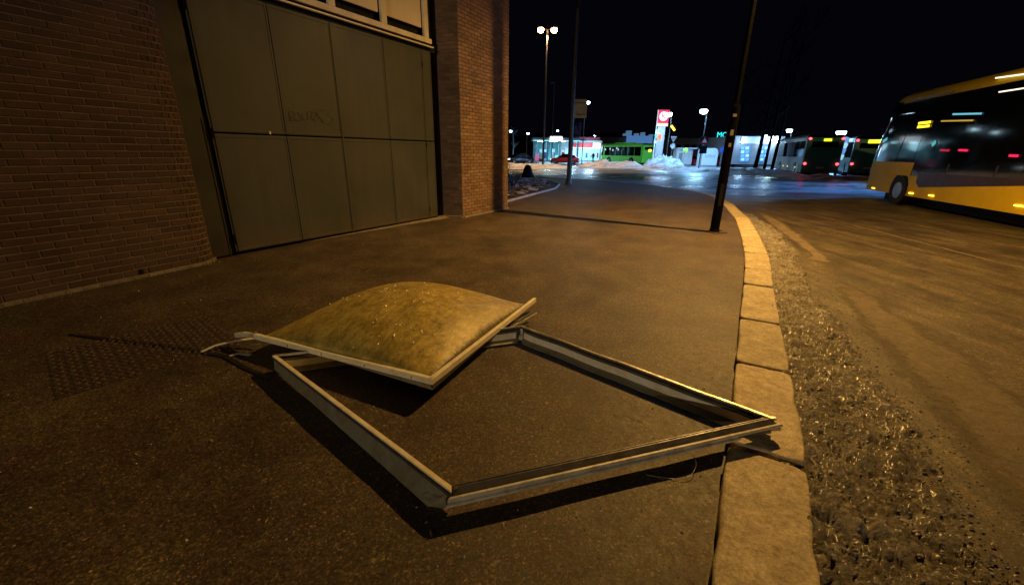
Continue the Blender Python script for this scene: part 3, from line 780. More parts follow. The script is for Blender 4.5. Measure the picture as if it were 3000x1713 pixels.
# left bar (LC -> NC): bright top rail, flat outer skirt; outward is away from the frame
rail = [(-.004, .108), (-.004, .122), (.020, .122), (.020, .112), (.010, .110)]
lb = fbar('left_bar', LC, NC, M['skirt_metal'], [(.000, .022), (.000, .108), (.010, .108), (.013, .092), (.018, .012), (.014, .012)], [(.000, .022), (.000, .108), (.012, .108), (.024, .088), (.066, .010), (.060, .010)], seed=1, cutB=-1.4)
fbar('top_rail', LC, NC, M['pvc'], [(-.004, .106), (-.006, .124), (.016, .124), (.016, .114)], parent=lb, seed=1)
fbar('rail_groove', LC, NC, M['alu_dark'], [(.012, .100), (.016, .112), (.023, .112), (.020, .100)], [(.012, .100), (.016, .112), (.024, .110), (.026, .098)], parent=lb, seed=1, cutA=1, cutB=1)
fbar('liner_strip', LC + Vector((.0, 0, 0)), NC, M['liner'], [(-.004, .040), (-.004, .085), (-.001, .085), (-.001, .040)], parent=lb, seed=1)
# front bar (NC -> RC)
fb = fbar('front_bar', NC, RC, M['alu_dark'], [(-.012, .060), (-.012, .119), (.000, .119), (.031, .098), (.031, .060)], seed=2, wob=.001)
fbar('outer_rim', NC + (RC - NC) * .012, RC, M['alu_paint'], [(.031, .090), (.030, .1035), (.036, .108), (.044, .106), (.048, .098), (.047, .090)], parent=fb, seed=2)
fbar('lower_lip', NC + (RC - NC) * .012, RC - (RC - NC) * .17, M['alu_paint'], [(.031, .068), (.031, .088), (.046, .0885), (.056, .084), (.057, .074), (.050, .068)], parent=fb, seed=3)
fbar('top_lip', NC, RC, M['alu_dark'], [(-.014, .1185), (-.014, .1225), (-.009, .1225), (-.009, .1195)], parent=fb, seed=2)
# right bar (RC -> FC) and far-left bar (FC -> LC): inner sides seen
for a, b, nm, sd, dz in ((RC, FC, 'right_bar', 4, (0, .004)), (FC, LC, 'far_bar', 5, (.004, 0))):
    rb = fbar(nm, a, b, M['alu_dark'], [(.002, .020), (.002, .090), (.014, .094), (.014, .112), (.020, .112), (.022, .020)], seed=sd, dz=dz)
    fbar('top_rail', a, b, M['alu'], [(.004, .113), (.006, .123), (.022, .124), (.028, .118), (.024, .110)], parent=rb, seed=sd, dz=dz)
    fbar('rail_bead', a, b, M['alu'], [(-.004, .088), (-.006, .094), (.002, .097), (.006, .090)], parent=rb, seed=sd, dz=dz)
    L_ = (b - a).length; d = (b - a) / L_
    fbar('liner_strip', a + d * .05, b - d * .03, M['liner'], [(-.008, .026), (-.006, .078), (.001, .078), (.001, .026)], parent=rb, seed=sd, cutA=0, cutB=0, dz=dz)
    fbar('lower_flange', a, b, M['skirt'], [(-.004, .022), (-.060, .010), (-.064, .014), (-.004, .027)], parent=rb, seed=sd, dz=dz)
    fbar('flange_edge', a, b, M['alu'], [(-.064, .009), (-.067, .010), (-.067, .016), (-.062, .0155)], parent=rb, seed=sd, dz=dz)
# crumpled corner sheet at the near corner
K = [G(1212, 1440, .016), G(1253, 1484, .006), G(1292, 1488, .006), G(1330, 1472, .045)]
m = MB()
topc = [NC + Vector((-.05, .035, .085)), NC + Vector((-.018, -.005, .095)), NC + Vector((-.004, -.018, .09)), NC + Vector((.02, -.012, .08))]
def cs(u, v):
    i = min(int(u * 3), 2); t = u * 3 - i; lo = K[i].lerp(K[i + 1], t); hi = topc[i].lerp(topc[i + 1], t)
    q = lo.lerp(hi, v); q = q + Vector((-.3, -.6, 0)).normalized() * (.012 * math.sin(PI * v) + .006 * nz(u * 5, v * 3, 2)) + Vector((0, 0, .006 * nz(u * 6, v * 4, 7)))
    return q - fo
m.grid(cs, 18, 10); m.build('crumpled_corner', M['skirt_metal'], fr, solid=.002)
# right corner hardware, torn
m = MB(); m.beam(RC + Vector((-.03, .03, .108)) - fo, RC + Vector((.045, .012, .112)) - fo, .03, .008); m.beam(RC + Vector((-.01, -.02, .078)) - fo, RC + Vector((.05, -.012, .074)) - fo, .045, .02)
m.build('corner_bracket', M['alu'], fr, bevel=.003)
m = MB(); m.beam(RC + Vector((-.06, .055, .102)) - fo, RC + Vector((-.005, .02, .1)) - fo, .03, .02); m.build('corner_seal', M['dark'], fr, bevel=.004)
m = MB(); m.beam(FC + Vector((-.01, -.03, .02)) - fo, FC + Vector((-.005, -.03, .06)) - fo, .035, .004, (0, 1, 0)); m.box(FC + Vector((0, -.012, .075)) - fo, (.02, .015, .07)); m.build('corner_bracket', M['alu_paint'], fr, bevel=.002)
m = MB(); m.box(NC + Vector((.012, .008, .085)) - fo, (.022, .03, .07), .5); m.build('corner_seal', M['rust'], fr, bevel=.004)
# thin wire hanging from the front bar
wp = [G(1893, 1390, .004), G(1930, 1396, .004), G(1968, 1401, .006), G(2000, 1401, .012), G(2024, 1390, .020), G(2038, 1368, .030), G(2038, 1350, .042), G(2030, 1333, .052), G(2018, 1322, .058)]
wpp = []
for i in range(len(wp) - 1):
    for k in range(4):
        t = k / 4; a = wp[max(i - 1, 0)]; b = wp[i]; c = wp[i + 1]; d = wp[min(i + 2, len(wp) - 1)]
        wpp.append(.5 * ((2 * b) + (c - a) * t + (2 * a - 5 * b + 4 * c - d) * t * t + (3 * b - a - 3 * c + d) * t ** 3))
m = MB(); m.tube([q - fo for q in wpp] + [wp[-1] - fo], .0014, 6); m.build('wire', M['alu'], fr)

# ------------------------------------------------------------------ the dome lid on top
Q0 = Vector((-.487, 2.205, .172)); Q1 = Vector((.243, 3.82, .135)); Q2 = Vector((-2.02, 2.90, .135)); TIP = Vector((-2.24, 2.985, .10))
lid = thing('skylight_dome', Q0 * 1.0, 'yellowed dirty plastic skylight dome with cream edging resting on the fallen frame', 'skylight dome')
lid.location = Q0
ua = (Q1 - Q0); ub = (Q2 - Q0); LA, LB = ua.length, ub.length
def lbeam(name, a, b, w, h, mat, parent=lid, side=1, drop=0, inset_=0, bev=.003):
    d = (b - a).normalized(); up = ua.cross(ub).normalized(); s = d.cross(up) * side
    m = MB(); off = -up * (h / 2 + drop) + s * (-w / 2 - inset_)
    m.beam(a + off - Q0, b + off - Q0, w, h, up)
    return m.build(name, mat, parent, bevel=bev)
da, db = ua.normalized(), ub.normalized()
UPL = da.cross(db).normalized()
# outward side for the right bar is +(-db), for the left bar is -(da)
rb = lbeam('right_bar', Q0, Q1, .032, .042, M['pvc'], side=1)
lb2 = lbeam('left_bar', Q0 + db * .0, Q2, .032, .042, M['pvc'], side=-1)
m = MB(); pts = [Q2, Q2.lerp(TIP, .5) + Vector((0, 0, .012)), TIP]
for a, b in zip(pts, pts[1:]):
    m.beam(a + Vector((.012, .012, -.02)) - Q0, b + Vector((.012, .012, -.02)) - Q0, .028, .036)
m.build('bent_bar_end', M['alu_paint'], lid, bevel=.003)
# lower sealing flange hanging below, deepest at the front corner
def hang(bdir, L_, n_out):
    m = MB()
    def f(u, v):
        dep = .052 * max(0, 1 - u / .62) ** .7; ins = .004 + .018 * v
        return bdir * (L_ * u + .02) - n_out * ins - UPL * (.040 + dep * v)
    m.grid(f, 20, 2, False); return m
hang(db, LB, -da).build('lower_flange', M['skirt'], lid, solid=.003)
hang(da, LA, -db).build('lower_flange', M['skirt'], lid, solid=.003)
for s in (.16, .55, .95, 1.3):
    m = MB(); m.box(db * s - da * .0015 - UPL * .024, (.004, .004, .018)); m.build('screw', M['dark'], lid)
# dome: grid in lid axes; object x runs along the right bar, y along the left bar
rot = Matrix((tuple(da), tuple(db), tuple(UPL))).transposed()
def domez(u, v):
    a = max(0, 1 - (2 * u - 1) ** 2); b = max(0, 1 - (2 * v - 1) ** 2)
    h = .262 * (a * b) ** .70
    fold = .007 * math.sin((v * 9 + u * 3.5)) * (u ** 2) * (a * b) ** .4 + .006 * nz(u * 5, v * 5, 3) * (a * b) ** .3
    return h + fold
m = MB()
def df(u, v):
    u_, v_ = u, v
    x = .026 + (LA * .885 - .03) * u_; y = .026 + (LB * .95 - .03) * v_
    return Vector((x, y, domez(u_, v_) - .006))
m.grid(df, 90, 90)
dome = m.build('dome_shell', M['dome'], lid, solid=.004)
dome.rotation_euler = rot.to_euler()
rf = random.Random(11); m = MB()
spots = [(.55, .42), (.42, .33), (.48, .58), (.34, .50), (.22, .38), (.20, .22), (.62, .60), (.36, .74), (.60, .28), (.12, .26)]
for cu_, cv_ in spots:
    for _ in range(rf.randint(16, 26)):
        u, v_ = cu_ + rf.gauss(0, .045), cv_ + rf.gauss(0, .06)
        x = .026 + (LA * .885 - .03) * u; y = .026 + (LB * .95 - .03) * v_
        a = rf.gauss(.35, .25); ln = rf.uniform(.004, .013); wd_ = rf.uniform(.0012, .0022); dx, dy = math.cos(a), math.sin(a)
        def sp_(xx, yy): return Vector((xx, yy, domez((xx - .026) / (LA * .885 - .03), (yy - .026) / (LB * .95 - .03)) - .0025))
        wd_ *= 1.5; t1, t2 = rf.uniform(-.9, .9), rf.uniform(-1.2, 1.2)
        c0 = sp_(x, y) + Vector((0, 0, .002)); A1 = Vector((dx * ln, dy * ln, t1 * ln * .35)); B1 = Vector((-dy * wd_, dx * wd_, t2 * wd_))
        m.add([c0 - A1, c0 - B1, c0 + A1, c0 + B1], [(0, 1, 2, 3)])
o = m.build('glint_fleck', simple('painted_glint', (.92, .90, .85), .6, .3, var=.05), lid); o['kind'] = 'stuff'; o.rotation_euler = rot.to_euler()  # pale slivers put on the dome in place of glints
# torn strips by the bar ends
def strip(name, pts, w, h, mat, label=None, parent=lid):
    m = MB()
    for a, b in zip(pts, pts[1:]): m.beam(Vector(a) - Q0, Vector(b) - Q0, w, h)
    return m.build(name, mat, parent, bevel=.001)
strip('torn_strip', [G(588, 1031, .008), G(630, 1012, .03), G(690, 997, .055), G(750, 990, .07)], .032, .004, M['liner'])
strip('torn_strip', [G(682, 1020, .010), G(705, 1010, .02), G(760, 1008, .04)], .018, .003, M['alu'])
strip('torn_strip', [G(660, 1046, .004), G(700, 1034, .01), G(735, 1040, .008)], .03, .003, M['alu_paint'])
strip('torn_strip', [G(1478, 967, .06), G(1530, 940, .085), G(1572, 915, .10)], .020, .004, M['alu'])
strip('torn_strip', [G(1490, 955, .06), G(1530, 932, .075), G(1566, 911, .09)], .030, .012, M['alu_dark'])
m = MB(); q = W(748, 976, 2.93); m.tube([q - Q0 - Vector((0, 0, .03)), q - Q0 + Vector((.004, 0, .012))], .006, 7); m.build('bolt', M['alu'], lid)

# ------------------------------------------------------------------ near street lamp (pole in view, head above the picture)
PB = Vector((4.139, 8.343, 0))
sl = thing('street_lamp', PB, 'tall black lamp post standing on the sidewalk near the kerb', 'street lamp')
m = MB(); m.tube([(0, 0, .0), (0, 0, 2.35)], [.088, .084], 14); m.build('post_base', M['tar'], sl)
m = MB(); m.tube([(0, 0, 2.35), (0, 0, 2.42), (0, 0, 6.75)], [.084, .052, .033], 12); m.build('post', M['postm'], sl)
m = MB(); m.box((.02, 0, .007), (.34, .30, .014), .4); m.build('base_plate', M['rust'], sl, bevel=.003)
for sx_, sy_ in ((.15, .02), (.02, -.14), (-.12, -.06), (.05, .13)):
    m = MB(); m.tube([(sx_, sy_, .014), (sx_, sy_, .04)], .014, 6); m.build('bolt', M['rust'], sl)
m = MB(); m.lathe([(.10, .0), (.10, .05), (.092, .07)], n=16); m.build('collar', M['tar'], sl)
m = MB(); m.box((-.03, -.088, .75), (.07, .006, .42)); m.build('access_hatch', M['black'], sl, bevel=.002)
ad = Vector((.844, -.536, 0)).normalized()
m = MB(); m.tube([Vector((0, 0, 6.72)), ad * .12 + Vector((0, 0, 6.80)), ad * .66 + Vector((0, 0, 6.82))], .025, 8); m.build('arm', M['tar'], sl)
m = MB(); c = ad * .80 + Vector((0, 0, 6.80)); m.beam(c - ad * .22, c + ad * .30, .22, .10, (0, 0, 1), .26, .06); hd = m.build('lamp_head', M['gal'], sl, bevel=.02)
m = MB(); m.beam(c - ad * .10 - Vector((0, 0, .056)), c + ad * .26 - Vector((0, 0, .056)), .16, .012); m.build('lamp_glass', E_sod, hd)
lamp('SPOT', ad * .80 + Vector((0, 0, 6.70)), 4900, SODIUM, .016, (0, 0, -1), math.radians(158), parent=sl, blend=1.0)
m = MB(); a0 = Vector((.0, -.086, 1.62))
for z, w, h in ((1.9, .06, .10), (1.68, .05, .07), (2.2, .07, .05)): m.box((-.03, -.0865, z), (w, .004, h), .0)
m.build('sticker', M['greyp'], sl)
# unseen lamp added behind the camera to fill the shadows
s2_ = thing('street_lamp', (-14.5, -38, 0), 'unseen street lamp added behind the viewpoint as fill light', 'street lamp')
m = MB(); m.tube([(0, 0, 0), (0, 0, 7.6)], [.09, .05], 10); m.build('post', M['tar'], s2_)
m = MB(); m.beam((.0, 0, 7.6), (.9, .3, 7.65), .2, .08); m.build('lamp_head', M['gal'], s2_)
m = MB(); m.beam((.4, .13, 7.55), (.8, .27, 7.58), .14, .02); m.build('lamp_glass', E_sod, s2_)
lamp('POINT', (.6, .2, 7.3), 10500, (1, .78, .46), .15, parent=s2_)

# ------------------------------------------------------------------ planting bed behind the building corner
bed_o = [(-.30, 13.0), (.81, 15.86), (1.84, 18.45), (2.3, 21.0), (2.0, 24.0), (.5, 26.6), (-3.5, 27.4), (-8, 27.5), (-8, 16), (-2.2, 12.6)]
cxm, cym = -1.8, 19.5
m = MB(); n = 14; vs = []; k = len(bed_o) * 8
ring = []
for i in range(len(bed_o)):
    a, b = Vector(bed_o[i]), Vector(bed_o[(i + 1) % len(bed_o)])
    for j in range(8): ring.append(a.lerp(b, j / 8))
for j in range(n + 1):
    t = j / n
    for q in ring:
        x, y = q.x + (cxm - q.x) * t * .98, q.y + (cym - q.y) * t * .98
        vs.append((x, y, .012 + min(1, t * 5) * (.06 + .06 * nz(x, y, 1, .9) + .03 * nz(x, y, 1, 4))))
m.add(vs, [(j * k + i, j * k + (i + 1) % k, (j + 1) * k + (i + 1) % k, (j + 1) * k + i) for j in range(n) for i in range(k)], True)
tag(m.build('planting_bed', M['soil']), kind='structure')
edg = thing('bed_edging', (.8, 15.8, 0), 'thin pale concrete edging between planting bed and sidewalk', 'edging')
for a, b in zip(bed_o[:4], bed_o[1:5]):
    m = MB(); m.beam(Vector((a[0] - .8, a[1] - 15.8, .03)), Vector((b[0] - .8, b[1] - 15.8, .03)), .07, .06); m.build('edging_stone', M['granite'], edg)
m = MB()
for _ in range(900):
    y = random.uniform(13.6, 26); x = random.uniform(-2.5, interp([(13, -.4), (15.86, .7), (18.45, 1.7), (21, 2.1), (24, 1.8), (26.6, .4)], y))
    s = random.uniform(.05, .16); a = random.uniform(0, 6.28); z = .09 + .06 * nz(x, y, 1, .9); t = random.uniform(-.03, .06)
    m.add([(x + math.cos(a) * s, y + math.sin(a) * s, z + t), (x - math.sin(a) * s * .5, y + math.cos(a) * s * .5, z + .03), (x - math.cos(a) * s, y - math.sin(a) * s, z), (x + math.sin(a) * s * .5, y - math.cos(a) * s * .5, z + .02)], [(0, 1, 2, 3)])
tag(m.build('leaf_litter', M['leafl']), 'dead leaves and snow scraps scattered over the planting bed', 'leaf litter', kind='stuff')
m = MB()
for _ in range(240):
    y = random.uniform(13.8, 25); x = random.uniform(-2.2, interp([(13, -.4), (15.86, .6), (18.45, 1.6), (21, 2.0), (24, 1.7), (26.6, .3)], y)); s = random.uniform(.05, .22)
    c = Vector((x, y, .10 + .05 * nz(x, y, 1, .9))); k = 7
    m.add([c + Vector((0, 0, .035))] + [c + Vector((math.cos(2 * PI * i / k) * s * random.uniform(.6, 1.2), math.sin(2 * PI * i / k) * s * random.uniform(.4, .9), -.01)) for i in range(k)], [(0, i + 1, (i + 1) % k + 1) for i in range(k)], True)
tag(m.build('snow_scraps', M['snow_dirty']), 'thin scraps of old snow on the planting bed', 'snow', kind='stuff')
def twiggy(name, loc, h, n, label, cat, seed, spread=.5):
    rnd = random.Random(seed); t = thing(name, loc, label, cat); m = MB()
    for _ in range(n):
        a = rnd.uniform(0, 6.28); p0 = Vector((rnd.uniform(-.1, .1), rnd.uniform(-.1, .1), 0)); d = Vector((math.cos(a) * spread, math.sin(a) * spread, 1))
        pts = [p0]
        for k in range(4): pts.append(pts[-1] + (d + Vector((rnd.uniform(-.3, .3), rnd.uniform(-.3, .3), 0))) * h / 4 * rnd.uniform(.6, 1.1))
        m.tube(pts, [.012, .010, .008, .006, .003], 4, False)
        for k in (2, 3):
            q = pts[k]; m.tube([q, q + Vector((rnd.uniform(-.3, .3), rnd.uniform(-.3, .3), .25)) * h], [.006, .002], 4, False)
    m.build('branches', M['bark'], t); return t
twiggy('bare_shrub', (-.05, 18.5, .1), .8, 16, 'small bare shrub in the planting bed beside the building corner', 'shrub', 3)
twiggy('bare_shrub', (-.5, 21.5, .1), 1.0, 18, 'larger bare shrub further back in the planting bed', 'shrub', 5)
# dark bell-shaped bollard
t = thing('bollard', (.92, 27.5, .0), 'dark bell shaped rubber bollard at the far edge of the sidewalk', 'bollard')
m = MB(); m.lathe([(.0, .78), (.10, .76), (.20, .66), (.27, .48), (.33, .26), (.40, .06), (.40, 0)], n=18); m.build('body', M['dark'], t)
m = MB(); m.lathe([(.42, 0), (.42, .05), (.38, .07)], n=18); m.build('foot', M['dark'], t)

# ------------------------------------------------------------------ posts and signs in the middle distance
t = thing('mast', (2.807, 21.46, 0), 'thick tall grey mast at the far end of the sidewalk carrying a blank plate', 'mast')
m = MB(); m.tube([(0, 0, 0), (0, 0, 11)], [.115, .06], 12); m.build('pole', M['gald'], t)
m = MB(); m.lathe([(.17, 0), (.17, .05), (.12, .3)], n=12); m.build('foot', M['gald'], t)
c = W(1701, 319, 21.2) - Vector(t.location)
m = MB(); m.box(c, (.60, .02, .82)); o = m.build('sign_plate', M['greyp'], t, bevel=.004)
m = MB(); m.box(c + Vector((0, -.02, .25)), (.62, .02, .03)); m.box(c + Vector((0, -.02, -.25)), (.5, .02, .03)); m.build('clamp', M['gald'], t)
m = MB(); m.beam((.05, 0, c.z + .25), (c.x - .2, -.0 + c.y, c.z + .25), .03, .03); m.build('bracket', M['gald'], t)
t = thing('pedestrian_sign', (3.6, 26.53, ROADZ), 'unlit blue pedestrian crossing sign on thin pole just behind the mast', 'traffic sign')
m = MB(); m.tube([(0, 0, 0), (0, 0, 4.1)], .035, 8); m.build('pole', M['gald'], t)
c = W(1685, 380, 26.4) - Vector(t.location)
m = MB(); m.box(c, (.72, .02, .78)); m.build('sign_face', M['bluep'], t)
m = MB(); m.prism([(-.26, -.24), (.26, -.24), (0, .27)], 0, .004); tri = m.build('triangle', M['greyp'], t); tri.location = c + Vector((0, -.016, 0)); tri.rotation_euler = (PI / 2, 0, 0)

def lamp_post(px, py, Y, label, base_z=ROADZ, power=0, color=COOL, head=E_cool, hr=.16, rad=.07, arm=(-.35, 0), group='street lamps in the distance', mat=None, kind='SPOT'):
    h = W(px, py, Y); b = Vector((h.x - arm[0], Y - arm[1], base_z))
    t = thing('street_lamp', b, label, 'street lamp', group)
    H = h.z - base_z
    m = MB(); m.tube([(0, 0, 0), (0, 0, H + .1), (arm[0] * .8, arm[1] * .8, H + .12)], [rad, rad * .6, rad * .5], 8); m.build('pole', mat or M['gald'], t)
    m = MB(); m.box((arm[0], arm[1], H + .08), (.55, .3, .08)); m.build('lamp_head', M['gald'], t)
    if head:
        m = MB(); m.lathe([(0, -hr * .8), (hr * .7, -hr * .6), (hr, 0), (hr * .8, hr * .25), (0, hr * .25)], (arm[0], arm[1], H), 10); m.build('lamp_glass', head, t)
    if power: lamp(kind, (arm[0], arm[1], H - hr - .05), power, color, .15, (0, 0, -1), math.radians(165), parent=t)
    return t
# twin sodium mast on the snow island
h = W(1604, 88, 50); b = Vector((h.x, 50, ROADZ)); H = h.z - b.z
t = thing('twin_street_lamp', b, 'tall mast with two glowing orange lamps beyond the building corner', 'street lamp')
m = MB(); m.tube([(0, 0, 0), (0, 0, H)], [.13, .07], 10); m.build('pole', M['gald'], t)
for sx in (-1, 1):
    m = MB(); m.tube([(0, 0, H), (sx * .45, 0, H + .12)], .04, 6); m.build('arm', M['gald'], t)
    m = MB(); m.beam((sx * .35, 0, H + .14), (sx * 1.0, 0, H + .22), .3, .12); hd = m.build('lamp_head', M['gald'], t, bevel=.02)
    m = MB(); m.lathe([(0, -.36), (.25, -.26), (.34, -.02), (.25, .10), (0, .10)], (sx * .72, 0, H + .04), 12); m.build('lamp_glass', E_sod, hd)
lamp('SPOT', (0, 0, H - .5), 14000, (1, .60, .28), .3, (0, 0, -1), math.radians(105), parent=t)
lamp_post(1618, 245, 70, 'tall thin unlit lamp post right of the twin orange mast', head=None, rad=.08)
lamp_post(1497, 384, 85, 'distant white lamp at the building edge above the dark car', power=0, hr=.3)
lamp_post(1547, 391, 62, 'small white lamp on thin pole behind the bell shaped bollard', power=0, hr=.18, rad=.04, arm=(.15, 0))
lamp_post(1722, 300, 60, 'white lamp behind the blank plate near the petrol station', power=900, hr=.3, arm=(.3, 0))
lamp_post(1960, 334, 57, 'bright white lamp right beside the red pylon sign', power=2000, hr=.44)
lamp_post(2062, 325, 52, 'bright bluish white lamp standing alone right of the pylon sign', power=3600, hr=.46, arm=(-.4, 0))
lamp_post(2313, 382, 60, 'white lamp above the beige-lit bus', power=1800, color=(.2, .5, 1), hr=.38)
lamp_post(2465, 388, 46, 'brightest blue white lamp above the dark green bus', power=4500, color=(.10, .38, 1), hr=.46, kind='POINT')
lamp_post(1634, 383, 100, 'tiny far white lamp above the station canopy', hr=.2, rad=.05)
lamp_post(1742, 399, 100, 'tiny far white lamp left of the bright green bus', hr=.3, rad=.05)
lamp_post(2088, 452, 66, 'low service light by the white container', hr=.05, rad=.03) if False else None

t = thing('street_lamp', (37, 26, ROADZ), 'unseen blue floodlight added right of the yellow coach to light the road', 'street lamp', 'street lamps in the distance')
m = MB(); m.tube([(0, 0, 0), (0, 0, 9)], [.1, .06], 8); m.build('pole', M['gald'], t)
m = MB(); m.box((-.5, 0, 9.05), (1.1, .35, .1)); m.build('lamp_head', M['gald'], t)
m = MB(); m.box((-.7, 0, 8.98), (.5, .25, .03)); m.build('lamp_glass', E_cool, t)
lamp('SPOT', (-.7, 0, 8.9), 95000, (.10, .36, 1), .2, (-22, -3.5, -9), math.radians(33), parent=t, blend=1.0)  # added flood, out of view, aimed to give the road its blue sheen
# amber lamp in the dark behind the pylon
h = W(1971, 374, 90); t = thing('amber_lamp_post', (h.x, 90, ROADZ), 'small amber lamp glowing right of the pylon sign', 'lamp')
m = MB(); m.tube([(.5, 0, 0), (.5, 0, h.z + .6)], .06, 6); m.build('pole', M['gald'], t)
m = MB(); m.beam((-.35, 0, h.z + .45), (.45, 0, h.z - .45), .35, .3, (0, 1, 0)); m.build('lamp_glass', E_amber, t)

# ------------------------------------------------------------------ petrol station
def zat(px, py, Y): return W(px, py, Y).z
YS = 75
gx = lambda px, Y=YS: W(px, 440, Y).x
st = thing('petrol_station', (gx(1660), YS, ROADZ), 'petrol station with glowing canopy and lit shop front under a red band', 'petrol station')
so_ = Vector(st.location)
def sbox(name, px0, px1, py0, py1, Y, dep, mat, parent=st, bev=0, org=None):
    org = so_ if org is None else org
    x0, x1 = W(px0, (py0 + py1) / 2, Y).x, W(px1, (py0 + py1) / 2, Y).x; z0, z1 = W((px0 + px1) / 2, py1, Y).z, W((px0 + px1) / 2, py0, Y).z
    m = MB(); m.box(Vector(((x0 + x1) / 2, Y + dep / 2, (z0 + z1) / 2)) - org, (x1 - x0, dep, z1 - z0)); return m.build(name, mat, parent, bevel=bev)
sbox('shop_body', 1640, 1762, 412, 476, YS + 6, 8, M['blue_far'])
sbox('shop_window', 1700, 1756, 437, 470, YS + 5.9, .06, E_cyanw)
sbox('shop_wall_lit', 1660, 1699, 436, 472, YS + 5.9, .06, emit('lit_wall', (.45, .62, .95), .55))
sbox('fascia_band', 1682, 1740, 420, 432, YS + 5.7, .15, E_redband)
sbox('fascia_edge', 1676, 1745, 432.5, 434.5, YS + 5.7, .15, E_wht1)
sbox('fascia_sign', 1738, 1759, 420, 435, YS + 5.5, .2, E_white)
sbox('upper_fascia', 1640, 1758, 402, 412, YS + 5.5, .2, simple('dark_red_fascia', (.16, .03, .05), .5))
sbox('canopy', 1560, 1716, 404, 412, YS - 1, 7, M['blue_far'])
sbox('canopy_edge', 1562, 1700, 411.3, 413.4, YS - 1.05, .04, emit('canopy_edge_light', (.25, .8, .85), 1.5))
sbox('canopy_sign', 1612, 1647, 400, 413, YS - 1.2, .15, E_white)
for px in (1565, 1604, 1640, 1692): sbox('canopy_column', px - 3, px + 3, 412, 474, YS, .4, simple('pale_column', (.5, .75, .8), .4))
for i, px in enumerate((1580, 1592, 1616, 1628, 1652)):
    sbox('canopy_light', px - 4, px + 4, 413.6, 414.8, YS + 1 + (i % 2) * 3, .5, E_cool)
for i, px in enumerate((1584, 1598, 1622, 1650)):
    pump = sbox('fuel_pump', px - 4, px + 4, 436, 472, YS + 1, .6, (M['white'], M['bluep'], M['white'], M['redp'])[i])
    sbox('pump_screen', px - 3, px + 3, 438, 446, YS + .95, .04, E_cyanw, parent=pump, org=so_)
    sbox('pump_base', px - 5, px + 5, 464, 474, YS + .8, .1, (M['redp'], M['white'])[i % 2], parent=st)
sbox('stacked_goods', 1566, 1580, 452, 472, YS + 2, .5, emit('pink_lit_goods', (.6, .15, .3), .6))
sbox('stacked_goods', 1625, 1645, 455, 472, YS + 3, .5, emit('cyan_lit_goods', (.2, .6, .65), .7))
sbox('back_wall', 1562, 1650, 416, 470, YS + 7, .1, simple('teal_wall', (.12, .35, .38), .5))
for px in range(1704, 1756, 9): sbox('window_post', px, px + 1, 437, 470, YS + 5.8, .05, M['greyp'])
for px, c_ in ((1716, M['bluep']), (1728, M['greyp']), (1748, M['redp'])): sbox('window_poster', px, px + 5, 448, 462, YS + 5.75, .05, c_)
for px, dy in ((1605, 1), (1690, 3)):
    w_ = W(px, 416, YS + 1); lamp('SPOT', (w_.x - so_.x, 1 + dy, w_.z - so_.z - .2), 1500, (.40, .80, 1.0), .8, (0, -.15, -1), math.radians(170), parent=st)
lamp('POINT', (W(1728, 432, YS + 4).x - so_.x, 3.6, 2.6), 700, (.5, .8, 1), .8, parent=st)

# pylon sign
YP = 60
w0, w1 = W(1925, 322, YP), W(1951, 361, YP)
pyl = thing('pylon_sign', (W(1937, 400, YP).x, YP, ROADZ), 'tall red and white petrol pylon with letter K in a circle', 'pylon sign', rz=0)
po = Vector(pyl.location)
cxp = 0.0; wd = .86
m = MB(); zt = W(1937, 322, YP).z - po.z; zb = W(1935, 361, YP).z - po.z
m.box((.02, .2, (zt + zb) / 2), (1.45, .34, zt - zb)); m.build('logo_panel', E_redpanel, pyl)
zc = (zt + zb) / 2 + .03
def disc(name, r0, r1, z, yy, mat):
    m = MB(); n = 28
    m.add([(math.cos(2 * PI * i / n) * r + .02, yy, z + math.sin(2 * PI * i / n) * r) for r in (r0, r1) for i in range(n)], [(i, (i + 1) % n, n + (i + 1) % n, n + i) for i in range(n)])
    return m.build(name, mat, pyl)
disc('logo_disc', .001, .60, zc, .020, E_wht1); disc('logo_ring', .50, .53, zc, .014, E_redpanel)
text_mesh('K', .95, E_redpanel, 'logo_letter', pyl, (.02, .008, zc), (PI / 2, 0, 0), .004)
zb2 = W(1935, 370, YP).z - po.z
m = MB(); m.box((.02, .2, (zb + zb2) / 2), (1.45, .32, zb - zb2 - .02)); m.build('cream_panel', E_cream, pyl)
m = MB(); m.box((-.05, .2, zb2 / 2), (1.02, .26, zb2)); m.build('column', simple('pylon_grey', (.36, .33, .42), .5, emis=(.3, .28, .4), es=.12), pyl)
m = MB(); m.tube([(-.74, .2, 0), (-.74, .2, zt)], .045, 8); m.build('lit_edge', emit('lit_edge_glow', (.6, .9, 1), .9), pyl)  # lit edge of the pylon put in as a glowing tube
def pb(name, px0, px1, py0, py1, mat):
    x0, x1 = W(px0, (py0 + py1) / 2, YP).x - po.x, W(px1, (py0 + py1) / 2, YP).x - po.x; z0, z1 = W(px0, py1, YP).z - po.z, W(px0, py0, YP).z - po.z
    m = MB(); m.box(((x0 + x1) / 2, .05, (z0 + z1) / 2), (x1 - x0, .04, z1 - z0)); return m.build(name, mat, pyl)
pb('price_panel', 1921, 1932, 381, 392, emit('white_digits', (.7, .95, .85), .9)); pb('price_panel', 1919, 1924, 394, 404, E_greend); pb('price_panel', 1926, 1938, 393, 411, E_orange)
pb('price_panel', 1916, 1923, 412, 421, emit('pale_digits', (.6, .7, 1), .6))
text_mesh('8', .5, M['dark'], 'price_digit', pyl, ((W(1927, 386, YP).x - po.x), .02, W(1927, 386, YP).z - po.z), (PI / 2, 0, 0), .004)
text_mesh('4', .7, M['redp'], 'price_digit', pyl, ((W(1932, 402, YP).x - po.x), .02, W(1932, 402, YP).z - po.z), (PI / 2, 0, 0), .004)

